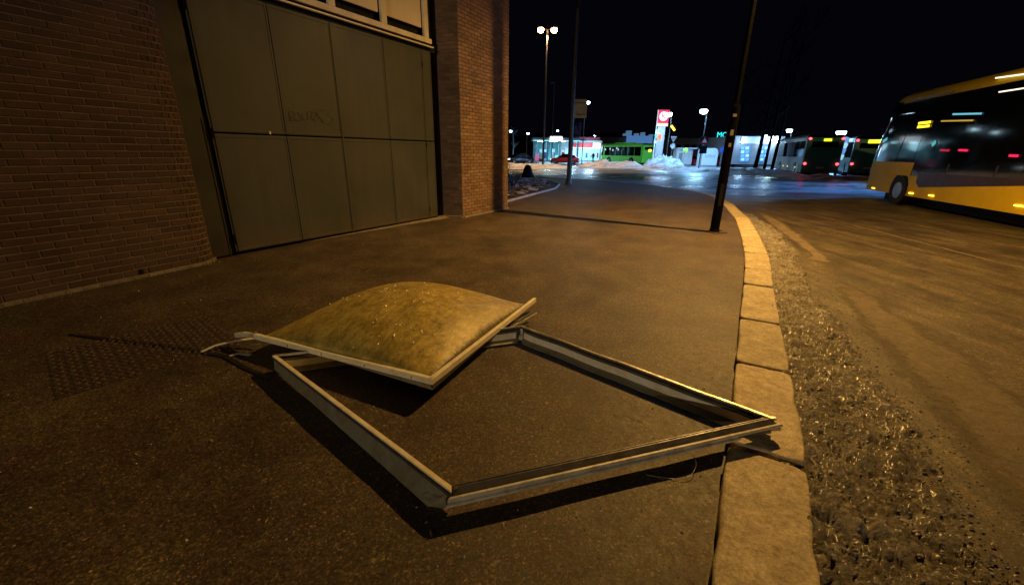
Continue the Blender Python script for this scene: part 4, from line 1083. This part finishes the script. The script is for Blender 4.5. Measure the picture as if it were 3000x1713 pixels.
# long low building behind
lb_ = thing('long_building', (W(2000, 440, 100).x, 100, ROADZ), 'long low grey hall behind the station with rooftop vents', 'building'); lo_ = Vector(lb_.location)
sbox('wall', 1740, 2330, 405, 470, 100, 14, M['conc_far'], lb_, org=lo_)
sbox('roof_edge', 1738, 2332, 402, 405.5, 99.7, 14.5, M['roofd'], lb_, org=lo_)
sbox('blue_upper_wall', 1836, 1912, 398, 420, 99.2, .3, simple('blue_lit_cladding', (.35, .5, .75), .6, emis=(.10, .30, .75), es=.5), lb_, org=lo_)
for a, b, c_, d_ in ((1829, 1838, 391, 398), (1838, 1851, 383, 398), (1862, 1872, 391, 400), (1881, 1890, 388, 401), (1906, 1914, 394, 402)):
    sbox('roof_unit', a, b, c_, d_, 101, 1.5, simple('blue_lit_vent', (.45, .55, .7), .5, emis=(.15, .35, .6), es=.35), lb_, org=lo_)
for px in range(1960, 2140, 22): sbox('window', px, px + 14, 424, 436, 99.85, .1, M['glass'], lb_, org=lo_)
sbox('light_band', 1740, 1900, 420, 440, 99.6, .2, M['blue_far'], lb_, org=lo_)
sg = thing('roof_sign', W(2122, 396, 99), 'glowing cyan letter sign on the roof edge of the long hall', 'sign')
m = MB(); m.box((0, .3, -.6), (2.6, .1, .1)); m.build('rail', M['roofd'], sg)
text_mesh('MCC', 1.55, E_cyan, 'letters', sg, (0, 0, 0), (PI / 2, 0, 0), .05)

# shop building to the right
YB = 58
sb = thing('shop_building', (W(2215, 440, YB).x, YB, ROADZ), 'grey shop building with blue lit poster windows behind the dark tree trunks', 'building'); sbo = Vector(sb.location)
sbox('wall', 2148, 2292, 399, 482, YB, 9, M['conc_far'], sb, org=sbo)
sbox('lit_fascia', 2172, 2258, 401, 421, YB - .15, .15, simple('violet_grey_fascia', (.45, .45, .60), .6, emis=(.25, .30, .6), es=.12), sb, org=sbo)
for a, b in ((2169, 2196), (2226, 2251)):
    wn = sbox('poster_window', a, b, 427, 474, YB - .1, .1, emit('poster_window_light', (.07, .20, .45), .8), sb, org=sbo)
    for i in range(2):
        for j in range(4): sbox('poster', a + 2 + i * (b - a) / 2, a + (b - a) / 2 - 2 + i * (b - a) / 2, 430 + j * 11, 438 + j * 11, YB - .14, .03, (E_blue, emit('pale_poster', (.4, .7, 1), .8))[(i + j) % 2], wn, org=sbo)
for px, py, r_ in ((2181, 411, .22), (2228, 423, .15), (2264, 407, .3), (2276, 410, .42), (2244, 399, .15)):
    q = W(px, py, YB - .5) - sbo; m = MB(); m.lathe([(0, -r_), (r_ * .8, -r_ * .5), (r_, 0), (r_ * .8, r_ * .5), (0, r_)], q, 10); m.build('flood_light', E_cool, sb)
lamp('POINT', (W(2181, 414, YB - 1).x - sbo.x, -1.2, W(2181, 414, YB).z), 140, (.4, .65, 1), .2, parent=sb)
lamp('POINT', (W(2272, 414, YB - 1).x - sbo.x, -1.6, W(2272, 414, YB).z), 300, (.35, .62, 1), .2, parent=sb)

# ------------------------------------------------------------------ buses
def bus(name, loc, rz, L_, H, body, label, near=1, rear=None, lowz=.30, sill=1.05, glz=(1.1, 2.7), nwin=6, hump=True, marks=True, group=None, wheels=(.22, .75), Wd=2.5, front_glass=True, rake=.5, rear_lights=True, cat='bus', rear_disp=True):
    """x runs to the front, near side is +y*near"""
    t = thing(name, loc, label, cat, group, rz)
    w = Wd / 2; R_ = 1.0
    def outline(tt, z, off=0.0):
        zz = max(0, (z - H + .32) / .32); hw = (w + off) * (1 - .20 * min(1, zz) ** 2.5)
        xf = L_ - R_ - rake * max(0, (z - .9) / H) ** 1.8
        xr = -off + .12 * max(0, (z - 1.2) / H)
        if tt <= 1: return Vector((xr + (xf - xr) * tt, hw * near, z))
        if tt <= 2:
            a = (tt - 1) * PI / 2; e = .62
            return Vector((xf + (R_ + off) * math.sin(a) ** e if a > 0 else xf, hw * near * (max(0, math.cos(a)) ** e), z))
        if tt <= 3:
            a = (3 - tt) * PI / 2; e = .62
            return Vector((xf + (R_ + off) * math.sin(a) ** e if a > 0 else xf, -hw * near * (max(0, math.cos(a)) ** e), z))
        return Vector((xf + (xr - xf) * (tt - 3), -hw * near, z))
    def patch(nm, t0, t1, z0, z1, off, mat, parent=t, nu=6, nv=6):
        m = MB(); m.grid(lambda u, v: outline(t0 + (t1 - t0) * u, z0 + (z1 - z0) * v, off), nu, nv); return m.build(nm, mat, parent)
    m = MB(); NT = 48; zs = [lowz, .6, .9, 1.2, 1.8, 2.4, H - .32, H - .2, H - .1, H - .03, H]
    m.grid(lambda u, v: outline(4 * u, zs[round(v * (len(zs) - 1))]), NT, len(zs) - 1)
    m.add([outline(4 * i / NT, H) for i in range(NT)], [tuple(range(NT))]); m.add([outline(4 * i / NT, lowz) for i in range(NT)], [tuple(range(NT))])
    m.build('body', body, t, fixn=True)
    # rear face
    m = MB(); m.box((-.01, 0, (lowz + H - .25) / 2), (.06, Wd * .985, H - .25 - lowz)); m.build('rear_panel', rear or body, t, bevel=.03)
    m = MB(); m.box((-.03, 0, H * .76), (.06, Wd * .7, H * .13)); m.build('rear_window', M['glass'], t)
    tt0, tt1 = .03, .97
    for k in range(nwin):
        a = tt0 + (tt1 - tt0) * k / nwin; b = tt0 + (tt1 - tt0) * (k + 1) / nwin - .006
        patch('window', a, b, glz[0], glz[1], .012, M['glass'])
        patch('window', 4 - b, 4 - a, glz[0], glz[1], .012, M['glass'])
    if front_glass: patch('windscreen', 1.0, 3.0, sill + .25, glz[1] + .1, .014, M['glass'], nu=24)
    xw = L_ - R_
    for fx in wheels:
        x = fx * L_
        for s in (1, -1):
            m = MB(); n = 18
            m.tube([(x, s * (w + .006), .52), (x, s * (w - .5), .52)], .56, n); m.build('wheel_arch', M['dark'], t)
            m = MB(); m.tube([(x, s * (w + .02), .48), (x, s * (w - .28), .48)], .48, n); tw = m.build('wheel', M['tyre'], t)
            m = MB(); m.tube([(x, s * (w + .03), .48), (x, s * (w - .02), .48)], .27, n); m.build('rim', M['rim'], tw)
    m = MB(); m.box((L_ / 2 - .3, 0, .22), (L_ * .8, Wd * .8, .3)); m.build('underbody', M['dark'], t)
    if rear_lights:
        for s in (-1, 1):
            for z in (1.0, H - .35):
                m = MB(); m.lathe([(0, -.09), (.09, -.05), (.10, 0), (.09, .05), (0, .09)], (-.08, s * (w - .16), z), 8); m.build('tail_light', E_red, t)
        if rear_disp:
            m = MB(); m.box((-.07, -.1, H - .45), (.04, .5, .18)); m.build('route_display', E_yel, t)
        m = MB(); m.box((-.07, 0, .7), (.04, .5, .12)); m.build('number_plate', M['white'], t)
    return t, outline, patch

# yellow coach on the right
dyb = math.radians(18); Wp = Vector((13.61, 14.87, ROADZ)); fx, fy = math.sin(dyb), math.cos(dyb)
Lb = 13.2; foh = 2.95
ux = Vector((fx, fy, 0)); nearn = Vector((-fy, fx, 0))
org = Wp - ux * (Lb - foh) - nearn * 1.25
yb, yo, yp = bus('yellow_coach', (org.x, org.y, ROADZ), math.atan2(fy, fx), Lb, 3.74, M['yellow'], 'yellow coach with black windows driving along the right side of the road', near=1, lowz=.34, sill=1.2, glz=(1.12, 3.36), nwin=6, wheels=((Lb - foh) / Lb, .28), rake=1.3)
yp('black_side_band', .0, 1.0, 1.0, 3.40, .006, M['glass'])
m = MB(); xa, xb = Lb - foh - 6.2, Lb - foh - 1.15
m.add([(xa, 1.258, 1.06), (xb, 1.258, .66), (xb + .22, 1.258, .80), (xb + .30, 1.258, 1.40), (xa, 1.258, 1.40)], [(0, 1, 2, 3, 4)]); m.build('dark_belt_panel', simple('dark_brown_band', (.05, .022, .012), .5), yb)
yp('front_wing', .80, 1.6, .98, 1.42, .018, M['yellow'], nu=14)
yp('windscreen', .90, 3.0, 1.42, 3.70, .022, M['glass'], nu=34)
for px, py, wdt in ((2557, 551, .26), (2668, 566, .24), (2727, 573, .24), (2985, 603, .28)):
    r_ = ray(px, py); n3 = nearn; base = Wp + nearn * .02; tq = (base - camp).dot(n3) / r_.dot(n3); q = camp + r_ * tq
    lx = (q - Vector(yb.location)).dot(ux); m = MB(); m.box((lx, 1.265 + (0.0 if px > 2600 else -.02), q.z - ROADZ), (wdt, .03, .035)); m.build('marker_light', E_amber, yb)
def yq(px, py):
    r_ = ray(px, py); base = Wp; tq = (base - camp).dot(nearn) / r_.dot(nearn); q = camp + r_ * tq
    return (q - Vector(yb.location)).dot(ux), q.z - ROADZ
a0, zz0 = yq(2690, 378); a1, zz1 = yq(2733, 352)
for k in range(2):
    m = MB(); m.box(((a0 + a1) / 2, 1.29, zz0 + (zz1 - zz0) * (.25 + .5 * k)), (abs(a1 - a0) * .95, .02, abs(zz1 - zz0) * .33)); m.build('side_display', E_yel, yb)
def ybar(name, px0, py0, px1, py1, th, mat):
    a, b = yq(px0, py0), yq(px1, py1); m = MB(); m.beam((a[0], 1.285, a[1]), (b[0], 1.285, b[1]), .02, th, (0, 0, 1)); return m.build(name, mat, yb)
E_warm = emit('warm_glass_reflection', (1, .85, .65), 1.6)  # glowing bars laid on the coach glass stand in for reflections
ybar('window_glow', 2922, 229, 3010, 217, .035, E_warm); ybar('window_glow', 2932, 270, 3010, 258, .03, E_warm)
ybar('window_glow', 2796, 335, 2880, 333, .05, emit('cyan_glass_reflection', (.15, .5, .7), .9)); ybar('window_glow', 2762, 355, 2855, 353, .04, emit('amber_glass_glow', (.6, .36, .03), .8))
ybar('glass_glint', 2590, 415, 2602, 407, .10, emit('teal_glint', (.1, .45, .55), .8))
ybar('window_glow', 2735, 425, 2745, 416, .12, emit('teal_glint_b', (.1, .45, .5), .8))
for px, py in ((2772, 440), (2826, 440), (2975, 456)): ybar('seen_tail_light', px - 13, py, px + 13, py + 1, .06, emit('red_glint', (.8, .01, .08), 1.2 if px > 2800 else .4))  # red bars on the glass stand in for tail lights seen through
ybar('roof_trim', 2665, 296, 2800, 268, .05, simple('yellowish_trim', (.30, .18, .05), .4))

# green articulated-looking city bus behind the snow pile
RC1 = W(1880, 460, 66); FC1 = W(1756, 460, 75.5)
v = Vector((FC1.x - RC1.x, 9.5, 0)); Lg = v.length; vd = v.normalized(); nn = Vector((vd.y, -vd.x, 0)) * -1   # near side (facing the camera) is to the left of travel
og = Vector((RC1.x, 66, ROADZ)) - nn * 1.25
gb, _, gp = bus('green_city_bus', og, math.atan2(vd.y, vd.x), Lg, 3.15, M['green'], 'bright green city bus with dark windows beside the petrol station', near=1, glz=(1.3, 2.65), rear=M['green'], rear_lights=False, rake=.2)
m = MB(); m.box((-.08, -.2, 2.1), (.05, .45, .35)); m.build('rear_lamp', E_amber, gb)
for k, (a, z) in enumerate(((.93, 2.1), (.80, 2.2), (.72, 2.0), (.62, 2.3), (.58, 2.1))): gp('window_glow', a, a + .03, z, z + .3, .03, emit('pale_bus_interior', (.6, .85, .8), .7))
gp('roof_pod', .2, .75, 3.1, 3.32, -.15, M['green'])
# dark bus parked at the right: green rear, side painted beige for the light on it
def rear_bus(pl, pf, Y, label, H, side, rearm, name='parked_bus', L_=12):
    a = W(pl, 480, Y); lo, hi = Y, Y + L_
    for _ in range(40):
        mid = (lo + hi) / 2; q = W(pf, 470, mid)
        if math.hypot(q.x - a.x, mid - Y) < L_: lo = mid
        else: hi = mid
    vd = Vector((q.x - a.x, mid - Y, 0)).normalized(); left = Vector((-vd.y, vd.x, 0))
    oo = Vector((a.x, Y, ROADZ)) - left * 1.25
    return bus(name, oo, math.atan2(vd.y, vd.x), L_, H, side, label, near=1, rear=rearm, rake=.2, glz=(1.5, 2.75), sill=1.1, wheels=(.2, .72), group='buses parked on the right')
pb1 = rear_bus(2350, 2268, 35, 'green bus, side coloured beige as lit, with dark green rear and four red tail lights', 3.25, M['tan'], M['dgreen'])
for a in (.18, .45, .62):
    pb1[2]('marker_light', a, a + .012, .62, .72, .03, E_amber, nu=1, nv=1)
pb2 = rear_bus(2488, 2440, 36, 'dark green bus with long yellow display partly hidden by the yellow coach', 3.2, M['dgreen'], M['dgreen'])
m = MB(); m.box((-.09, -.35, 2.75), (.04, 1.5, .26)); m.build('destination_display', E_yel, pb2[0])

# ------------------------------------------------------------------ cars, containers, people
def car(loc, rz, mat, label, lights=None):
    t = thing('parked_car', loc, label, 'car', 'cars near the petrol station', rz=rz)
    xs = [-2.1, -2.05, -1.7, -1.0, .3, 1.0, 1.6, 2.0, 2.1]; top = [.62, .85, .95, .98, .98, .95, .85, .72, .55]
    m = MB(); n = len(xs); w = .86
    sec = [[(x, s * w * k, z) for s, k, z in ((-1, .9, .22), (-1, 1, .45), (-1, .93, tz), (1, .93, tz), (1, 1, .45), (1, .9, .22))] for x, tz in zip(xs, top)]
    vs = [q for s in sec for q in s]; k = 6
    m.add(vs, [(i * k + j, i * k + (j + 1) % k, (i + 1) * k + (j + 1) % k, (i + 1) * k + j) for i in range(n - 1) for j in range(k)] + [tuple(range(k)), tuple(range((n - 1) * k, n * k))], True)
    m.build('body', mat, t, fixn=True)
    xs = [-1.85, -1.35, -.6, .35, 1.15]; top = [.95, 1.33, 1.44, 1.42, .95]; m = MB()
    sec = [[(x, s * (.80 - .2 * (tz - .9)), z) for s, z in ((-1, .93), (-1, tz), (1, tz), (1, .93))] for x, tz in zip(xs, top)]; k = 4; n = 5
    m.add([q for s in sec for q in s], [(i * k + j, i * k + (j + 1) % k, (i + 1) * k + (j + 1) % k, (i + 1) * k + j) for i in range(n - 1) for j in range(k)])
    m.build('windows', M['glass'], t, fixn=True)
    m = MB(); m.box((-.15, 0, 1.45), (1.3, 1.25, .04)); m.build('roof', mat, t, bevel=.015)
    for x in (-1.35, 1.35):
        for s in (-1, 1):
            m = MB(); m.tube([(x, s * .88, .31), (x, s * .68, .31)], .31, 14); q = m.build('wheel', M['tyre'], t)
            m = MB(); m.tube([(x, s * .89, .31), (x, s * .86, .31)], .19, 10); m.build('rim', M['rim'], q)
    for s in (-1, 1):
        m = MB(); m.box((2.06, s * .62, .66), (.1, .3, .14)); m.build('headlight', lights or M['rim'], t)
        m = MB(); m.box((-2.08, s * .62, .76), (.08, .26, .14)); m.build('tail_light', M['redp'], t)
    return t
c_ = W(1520, 468, 64); car((c_.x, 64, ROADZ), -2.6, M['carblk'], 'black car with bright headlights at the edge of the building', emit('headlight_on', (.8, .9, 1), 12))
c_ = W(1655, 468, 66); car((c_.x, 66, ROADZ), 2.9, M['redp'], 'red car parked in front of the petrol station', emit('headlight_dim', (1, .9, .9), 3))
c_ = W(2033, 466, 66); car((c_.x, 66, ROADZ), 1.9, M['redp'], 'red car beside the white container shed')
c_ = W(2113, 466, 62); car((c_.x, 62, ROADZ), 2.2, M['redp'], 'red car half hidden right of the rounded white container')

def container(px0, px1, py0, py1, Y, label, name='container', rounded=False, txt=None):
    x0, x1 = W(px0, py1, Y).x, W(px1, py1, Y).x; z1 = W((px0 + px1) / 2, py0, Y).z - ROADZ
    t = thing(name, ((x0 + x1) / 2, Y, ROADZ), label, 'container')
    wd_ = (x1 - x0) / 2
    if rounded: pr = [(-wd_, 0), (wd_, 0), (wd_, z1 * .75), (wd_ * .86, z1 * .93), (wd_ * .6, z1), (-wd_ * .75, z1), (-wd_, z1 * .9)]
    else: pr = [(-wd_, 0), (wd_, 0), (wd_, z1), (-wd_, z1)]
    m = MB(); n = len(pr); m.add([(x, 0, z) for x, z in pr] + [(x, 1.6, z) for x, z in pr], [tuple(range(n)), tuple(range(2 * n - 1, n - 1, -1))] + [(i, n + i, n + (i + 1) % n, (i + 1) % n) for i in range(n)])
    m.build('body', M['white'], t, fixn=True, bevel=.04)
    m = MB(); m.box((0, -.02, z1 * .05), (wd_ * 1.9, .05, z1 * .08)); m.build('base_rail', M['greyp'], t)
    if txt: text_mesh(txt, z1 * .28, simple('grey_blue_lettering', (.25, .33, .42), .5), 'lettering', t, (0, -.02, z1 * .58), (PI / 2, 0, 0), .005)
    return t
container(2054, 2100, 434, 478, 60, 'rounded white recycling container with faded grey lettering', rounded=True, txt='tellus')
t = container(1980, 2026, 436, 476, 64, 'pale container shed with overhanging flat roof', name='container_shed')
z1 = W(2000, 436, 64).z - ROADZ; m = MB(); m.box((.2, .6, z1 + .06), (2.9, 2.2, .14)); m.build('roof_slab', M['white'], t)
m = MB(); m.box((-.6, -.03, .9), (.5, .05, 1.8)); m.build('door', M['greyp'], t)
# yellow-green round sign on a short post
q = W(2008, 441, 57); t = thing('round_marker', (q.x, 57, ROADZ), 'yellow green rounded marker on a short leaning post by the snow pile', 'marker')
m = MB(); m.tube([(-.25, 0, 0), (0, 0, q.z - ROADZ)], .03, 6); m.build('post', M['gal'], t)
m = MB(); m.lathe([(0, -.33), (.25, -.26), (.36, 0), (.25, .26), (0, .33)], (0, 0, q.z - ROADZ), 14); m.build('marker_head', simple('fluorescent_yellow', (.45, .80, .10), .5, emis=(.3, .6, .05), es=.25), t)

def sign_post(px, py, basey, Y, shape, label, top=None):
    q = W(px, py, Y); t = thing('traffic_sign', (q.x, Y, ROADZ), label, 'traffic sign', 'distant traffic signs')
    m = MB(); m.tube([(0, 0, 0), (0, 0, q.z - ROADZ + .3)], .035, 6); m.build('pole', M['gal'], t)
    for k, (sh, dz) in enumerate(shape):
        zc = q.z - ROADZ + dz
        if sh == 'yield': pts, mt = [(-.45, .38), (.45, .38), (0, -.42)], M['white']
        elif sh == 'warn': pts, mt = [(-.45, -.38), (.45, -.38), (0, .42)], M['redp']
        elif sh == 'round': pts, mt = [(math.cos(a * PI / 8) * .36, math.sin(a * PI / 8) * .36) for a in range(16)], M['white']
        elif sh == 'bluer': pts, mt = [(math.cos(a * PI / 8) * .36, math.sin(a * PI / 8) * .36) for a in range(16)], M['bluep']
        else: pts, mt = [(-.42, -.42), (.42, -.42), (.42, .42), (-.42, .42)], M['dark']
        m = MB(); m.prism(pts, 0, .02); o = m.build('sign_face', mt, t); o.location = (0, -.06 - .03 * k, zc); o.rotation_euler = (PI / 2, 0, 0)
        if sh in ('yield', 'warn'):
            m = MB(); m.prism([(a * .62, b * .62) for a, b in pts], 0, .012); o = m.build('sign_symbol', M['greyp'] if sh == 'yield' else M['white'], t); o.location = (0, -.085 - .03 * k, zc); o.rotation_euler = (PI / 2, 0, 0)
    return t
sign_post(1973, 408, 0, 64, [('yield', 0), ('round', -.95)], 'white yield triangle above a round sign right of the pylon')
sign_post(2063, 412, 0, 50, [('square', 0), ('warn', 0.02), ('square', -1.0)], 'dark sign with warning triangle below the lone bright lamp')
sign_post(2116, 440, 0, 54, [('bluer', 0)], 'round blue sign left of the near black lamp post')
# snow marker stick
q = W(2333, 492, 36); b = W(2329, 515, 36); t = thing('snow_stake', (b.x, 36, ROADZ), 'thin pale plastic snow stake on the far verge', 'snow stake')
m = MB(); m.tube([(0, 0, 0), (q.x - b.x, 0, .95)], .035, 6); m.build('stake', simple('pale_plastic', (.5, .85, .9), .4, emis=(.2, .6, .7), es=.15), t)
# advertising pillar between the buses
q = W(2463, 445, 36.5); t = thing('advert_pillar', (q.x, 36.5, ROADZ), 'narrow lit cyan advertising pillar between the two green buses', 'pillar')
m = MB(); m.box((0, 0, 1.2), (.16, .12, 2.4)); m.build('frame', M['dark'], t)
for k in range(4):
    m = MB(); m.beam((-.12 + .04 * k, -.2, 1.35 + .45 * k), (.0 + .04 * k, -.2, 1.75 + .45 * k), .5, .02, (0, 1, 0)); m.build('lit_panel', E_blue if k % 2 else emit('pale_cyan_panel', (.4, .8, 1), .9), t)
# person standing before the shop
q = W(1737, 470, 76); t = thing('person', (q.x, 76, ROADZ), 'person in dark clothing standing before the lit shop front', 'person')
me = D.meshes.new('figure')
J = [(0, 0, .95), (0, 0, 1.2), (0, 0, 1.45), (0, 0, 1.55), (0, 0, 1.70), (-.10, 0, .9), (-.11, -.03, .5), (-.11, 0, .06), (-.11, -.12, .04), (.10, 0, .9), (.12, .03, .5), (.13, .05, .06), (.13, -.08, .04), (-.2, 0, 1.42), (-.26, 0, 1.15), (-.24, -.08, .88), (.2, 0, 1.42), (.26, 0, 1.15), (.24, -.06, .88)]
ed = [(0, 1), (1, 2), (2, 3), (3, 4), (0, 5), (5, 6), (6, 7), (7, 8), (0, 9), (9, 10), (10, 11), (11, 12), (2, 13), (13, 14), (14, 15), (2, 16), (16, 17), (17, 18)]
me.from_pydata(J, ed, []); o = D.objects.new('body', me); COL.objects.link(o); o.parent = t
sk = o.modifiers.new('skin', 'SKIN'); rr = [.16, .17, .16, .07, .11, .10, .075, .05, .045, .10, .075, .05, .045, .07, .055, .04, .07, .055, .04]
for v_, r_ in zip(me.skin_vertices[0].data, rr): v_.radius = (r_, r_ * .8)
me.skin_vertices[0].data[0].use_root = True
o.modifiers.new('sub', 'SUBSURF').levels = 1; me.materials.append(M['dark'])

# ------------------------------------------------------------------ snow
def mound(name, pts, h, mat, label, seed=0, rough=.25, nr=10, kind='stuff', cat='snow bank', frq=.8):
    pts = [Vector(q) for q in pts]; ring = []
    for i in range(len(pts)):
        a, b = pts[i], pts[(i + 1) % len(pts)]
        for j in range(10): ring.append(a.lerp(b, j / 10))
    c = sum(pts, Vector((0, 0))) / len(pts); k = len(ring); m = MB(); vs = []
    spine = len(pts) > 0
    for j in range(nr + 1):
        t = j / nr
        for q in ring:
            # shrink towards the long axis
            x = q.x + (c.x - q.x) * t * .92; y_ = q.y + (c.y - q.y) * t
            e = 1 - (1 - min(1, t * 1.25)) ** 2
            z = ROADZ - .02 + h * e * (1 + rough * 2.2 * nz(x, y_, seed, frq) + rough * nz(x, y_, seed + 3, frq * 4)) + .05 * nz(x, y_, seed, 3) * e
            vs.append((x, y_, max(z, ROADZ - .02)))
    m.add(vs, [(j * k + i, j * k + (i + 1) % k, (j + 1) * k + (i + 1) % k, (j + 1) * k + i) for j in range(nr) for i in range(k)], True)
    return tag(m.build(name, mat), label, cat, 'banks of ploughed snow', kind=kind)
def gp2(px, Y): q = W(px, 470, Y); return (q.x, Y)
mound('snow_island', [gp2(1420, 46), gp2(1500, 42), gp2(1640, 45), gp2(1705, 50), gp2(1660, 56), gp2(1500, 58), gp2(1400, 56)], .30, M['snow'], 'flat snow covered traffic island lit orange by the twin lamp', 2, .3)
mound('snow_bank', [gp2(1690, 54), gp2(1800, 50), gp2(1890, 51), gp2(1900, 56), gp2(1760, 60), gp2(1700, 60)], .55, M['snow_dirty'], 'low dirty snow bank in front of the bright green bus', 4, .5)
t = mound('snow_pile', [gp2(1880, 53), gp2(1950, 50), gp2(2015, 52), gp2(2005, 58), gp2(1940, 62), gp2(1890, 60)], 1.0, M['snow'], 'high pile of ploughed snow at the foot of the pylon sign', 9, .42, nr=14, frq=.9)
mound('snow_bank', [gp2(1860, 45), gp2(2000, 44), gp2(2035, 47), gp2(2010, 51), gp2(1900, 50)], .28, M['snow_dirty'], 'low grey snow bank in front of the high snow pile', 12, .5)
mound('snow_bank', [gp2(2030, 40), gp2(2160, 37), gp2(2330, 33), gp2(2440, 32), gp2(2420, 36), gp2(2250, 44), gp2(2080, 50), gp2(2000, 48)], .30, M['snow'], 'long low snow bank along the far verge below the tree trunks', 15, .55)
mound('snow_bank', [gp2(2330, 33), gp2(2420, 30), gp2(2600, 29), gp2(2600, 33), gp2(2430, 35)], .22, M['snow_dirty'], 'dark dirty snow strip between road and parked buses', 21, .6)
tag(grid_plane('snowy_ground', [W(1700, 470, 60).x, W(1900, 470, 60).x, W(2100, 470, 60).x, W(2330, 470, 60).x], [48.5, 56, 66, 80], ROADZ + .006, M['snow_dirty']), kind='structure')

# ------------------------------------------------------------------ bare trees
def bare_tree(loc, h, r, label, seed, lean=0.0, mat=None, levels=4):
    rnd = random.Random(seed); t = thing('bare_tree', loc, label, 'tree', 'bare winter trees'); tr = MB(); br = MB()
    top = Vector((lean, 0, h)); pts = [Vector((lean * (k / 6) + rnd.uniform(-.05, .05), rnd.uniform(-.05, .05), h * k / 6)) for k in range(7)]
    tr.tube(pts, [r * (1 - .8 * k / 6) for k in range(7)], 8)
    def grow(p, d, l, rr, lev):
        q = p + d * l; mid = (p + q) / 2 + Vector((rnd.uniform(-1, 1), rnd.uniform(-1, 1), 0)) * l * .07
        br.tube([p, mid, q], [rr, rr * .75, rr * .5], 5, False)
        if lev:
            for _ in range(rnd.choice((2, 3, 3))):
                nd_ = (d + Vector((rnd.uniform(-.8, .8), rnd.uniform(-.8, .8), rnd.uniform(-.1, .6)))).normalized(); s = rnd.uniform(.45, 1)
                grow(p.lerp(q, s), nd_, l * rnd.uniform(.5, .8), rr * .55, lev - 1)
    for k in range(6):
        z = h * rnd.uniform(.30, .98); a = rnd.uniform(0, 6.28); grow(Vector((lean * z / h, 0, z)), Vector((math.cos(a), math.sin(a), rnd.uniform(.5, 1.1))).normalized(), h * .16 * (1.3 - z / h * .6), r * .35, levels - 1)
    tr.build('trunk', mat or M['bark'], t); br.build('crown', mat or M['bark'], t)
    return t
for px, Y, h, r, lb, sd in ((2212, 46, 13, .22, 'bare tree with dark trunk in front of the left poster window', 1), (2238, 42, 12, .15, 'slim bare tree in front of the right poster window', 2), (2262, 44, 13, .17, 'slim bare tree just left of the beige-lit bus', 3), (2140, 66, 14, .2, 'bare tree behind the near black lamp post', 4)):
    q = W(px, 495, Y); bare_tree((q.x, Y, ROADZ), h, r, lb, sd, lean=.4)
q = W(1503, 470, 78); bare_tree((q.x, 78, ROADZ), 5.5, .18, 'small tree coloured pale as lit under the far white lamp at the building edge', 8, mat=simple('lamp_lit_bark', (.35, .40, .42), .8), levels=4)  # bark painted pale for the lamplight falling on it
# dark wooded ridge behind everything
m = MB(); n = 120
vs = []
for i in range(n + 1):
    x = -260 + 700 * i / n; hgt = 9 + 5 * nz(x, 0, 3, .012) + 2.5 * nz(x, 0, 3, .06) + 1.2 * nz(x, 0, 1, .35)
    vs += [(x, 210, ROADZ - .5), (x, 212, hgt * .6), (x, 222, hgt), (x, 260, hgt * .4)]
m.add(vs, [(4 * i + k, 4 * (i + 1) + k, 4 * (i + 1) + k + 1, 4 * i + k + 1) for i in range(n) for k in range(3)], True)
tag(m.build('hills', simple('dark_forest', (.02, .025, .02), .9, scale=.2, bmp=.5, bscale=1)), kind='structure')
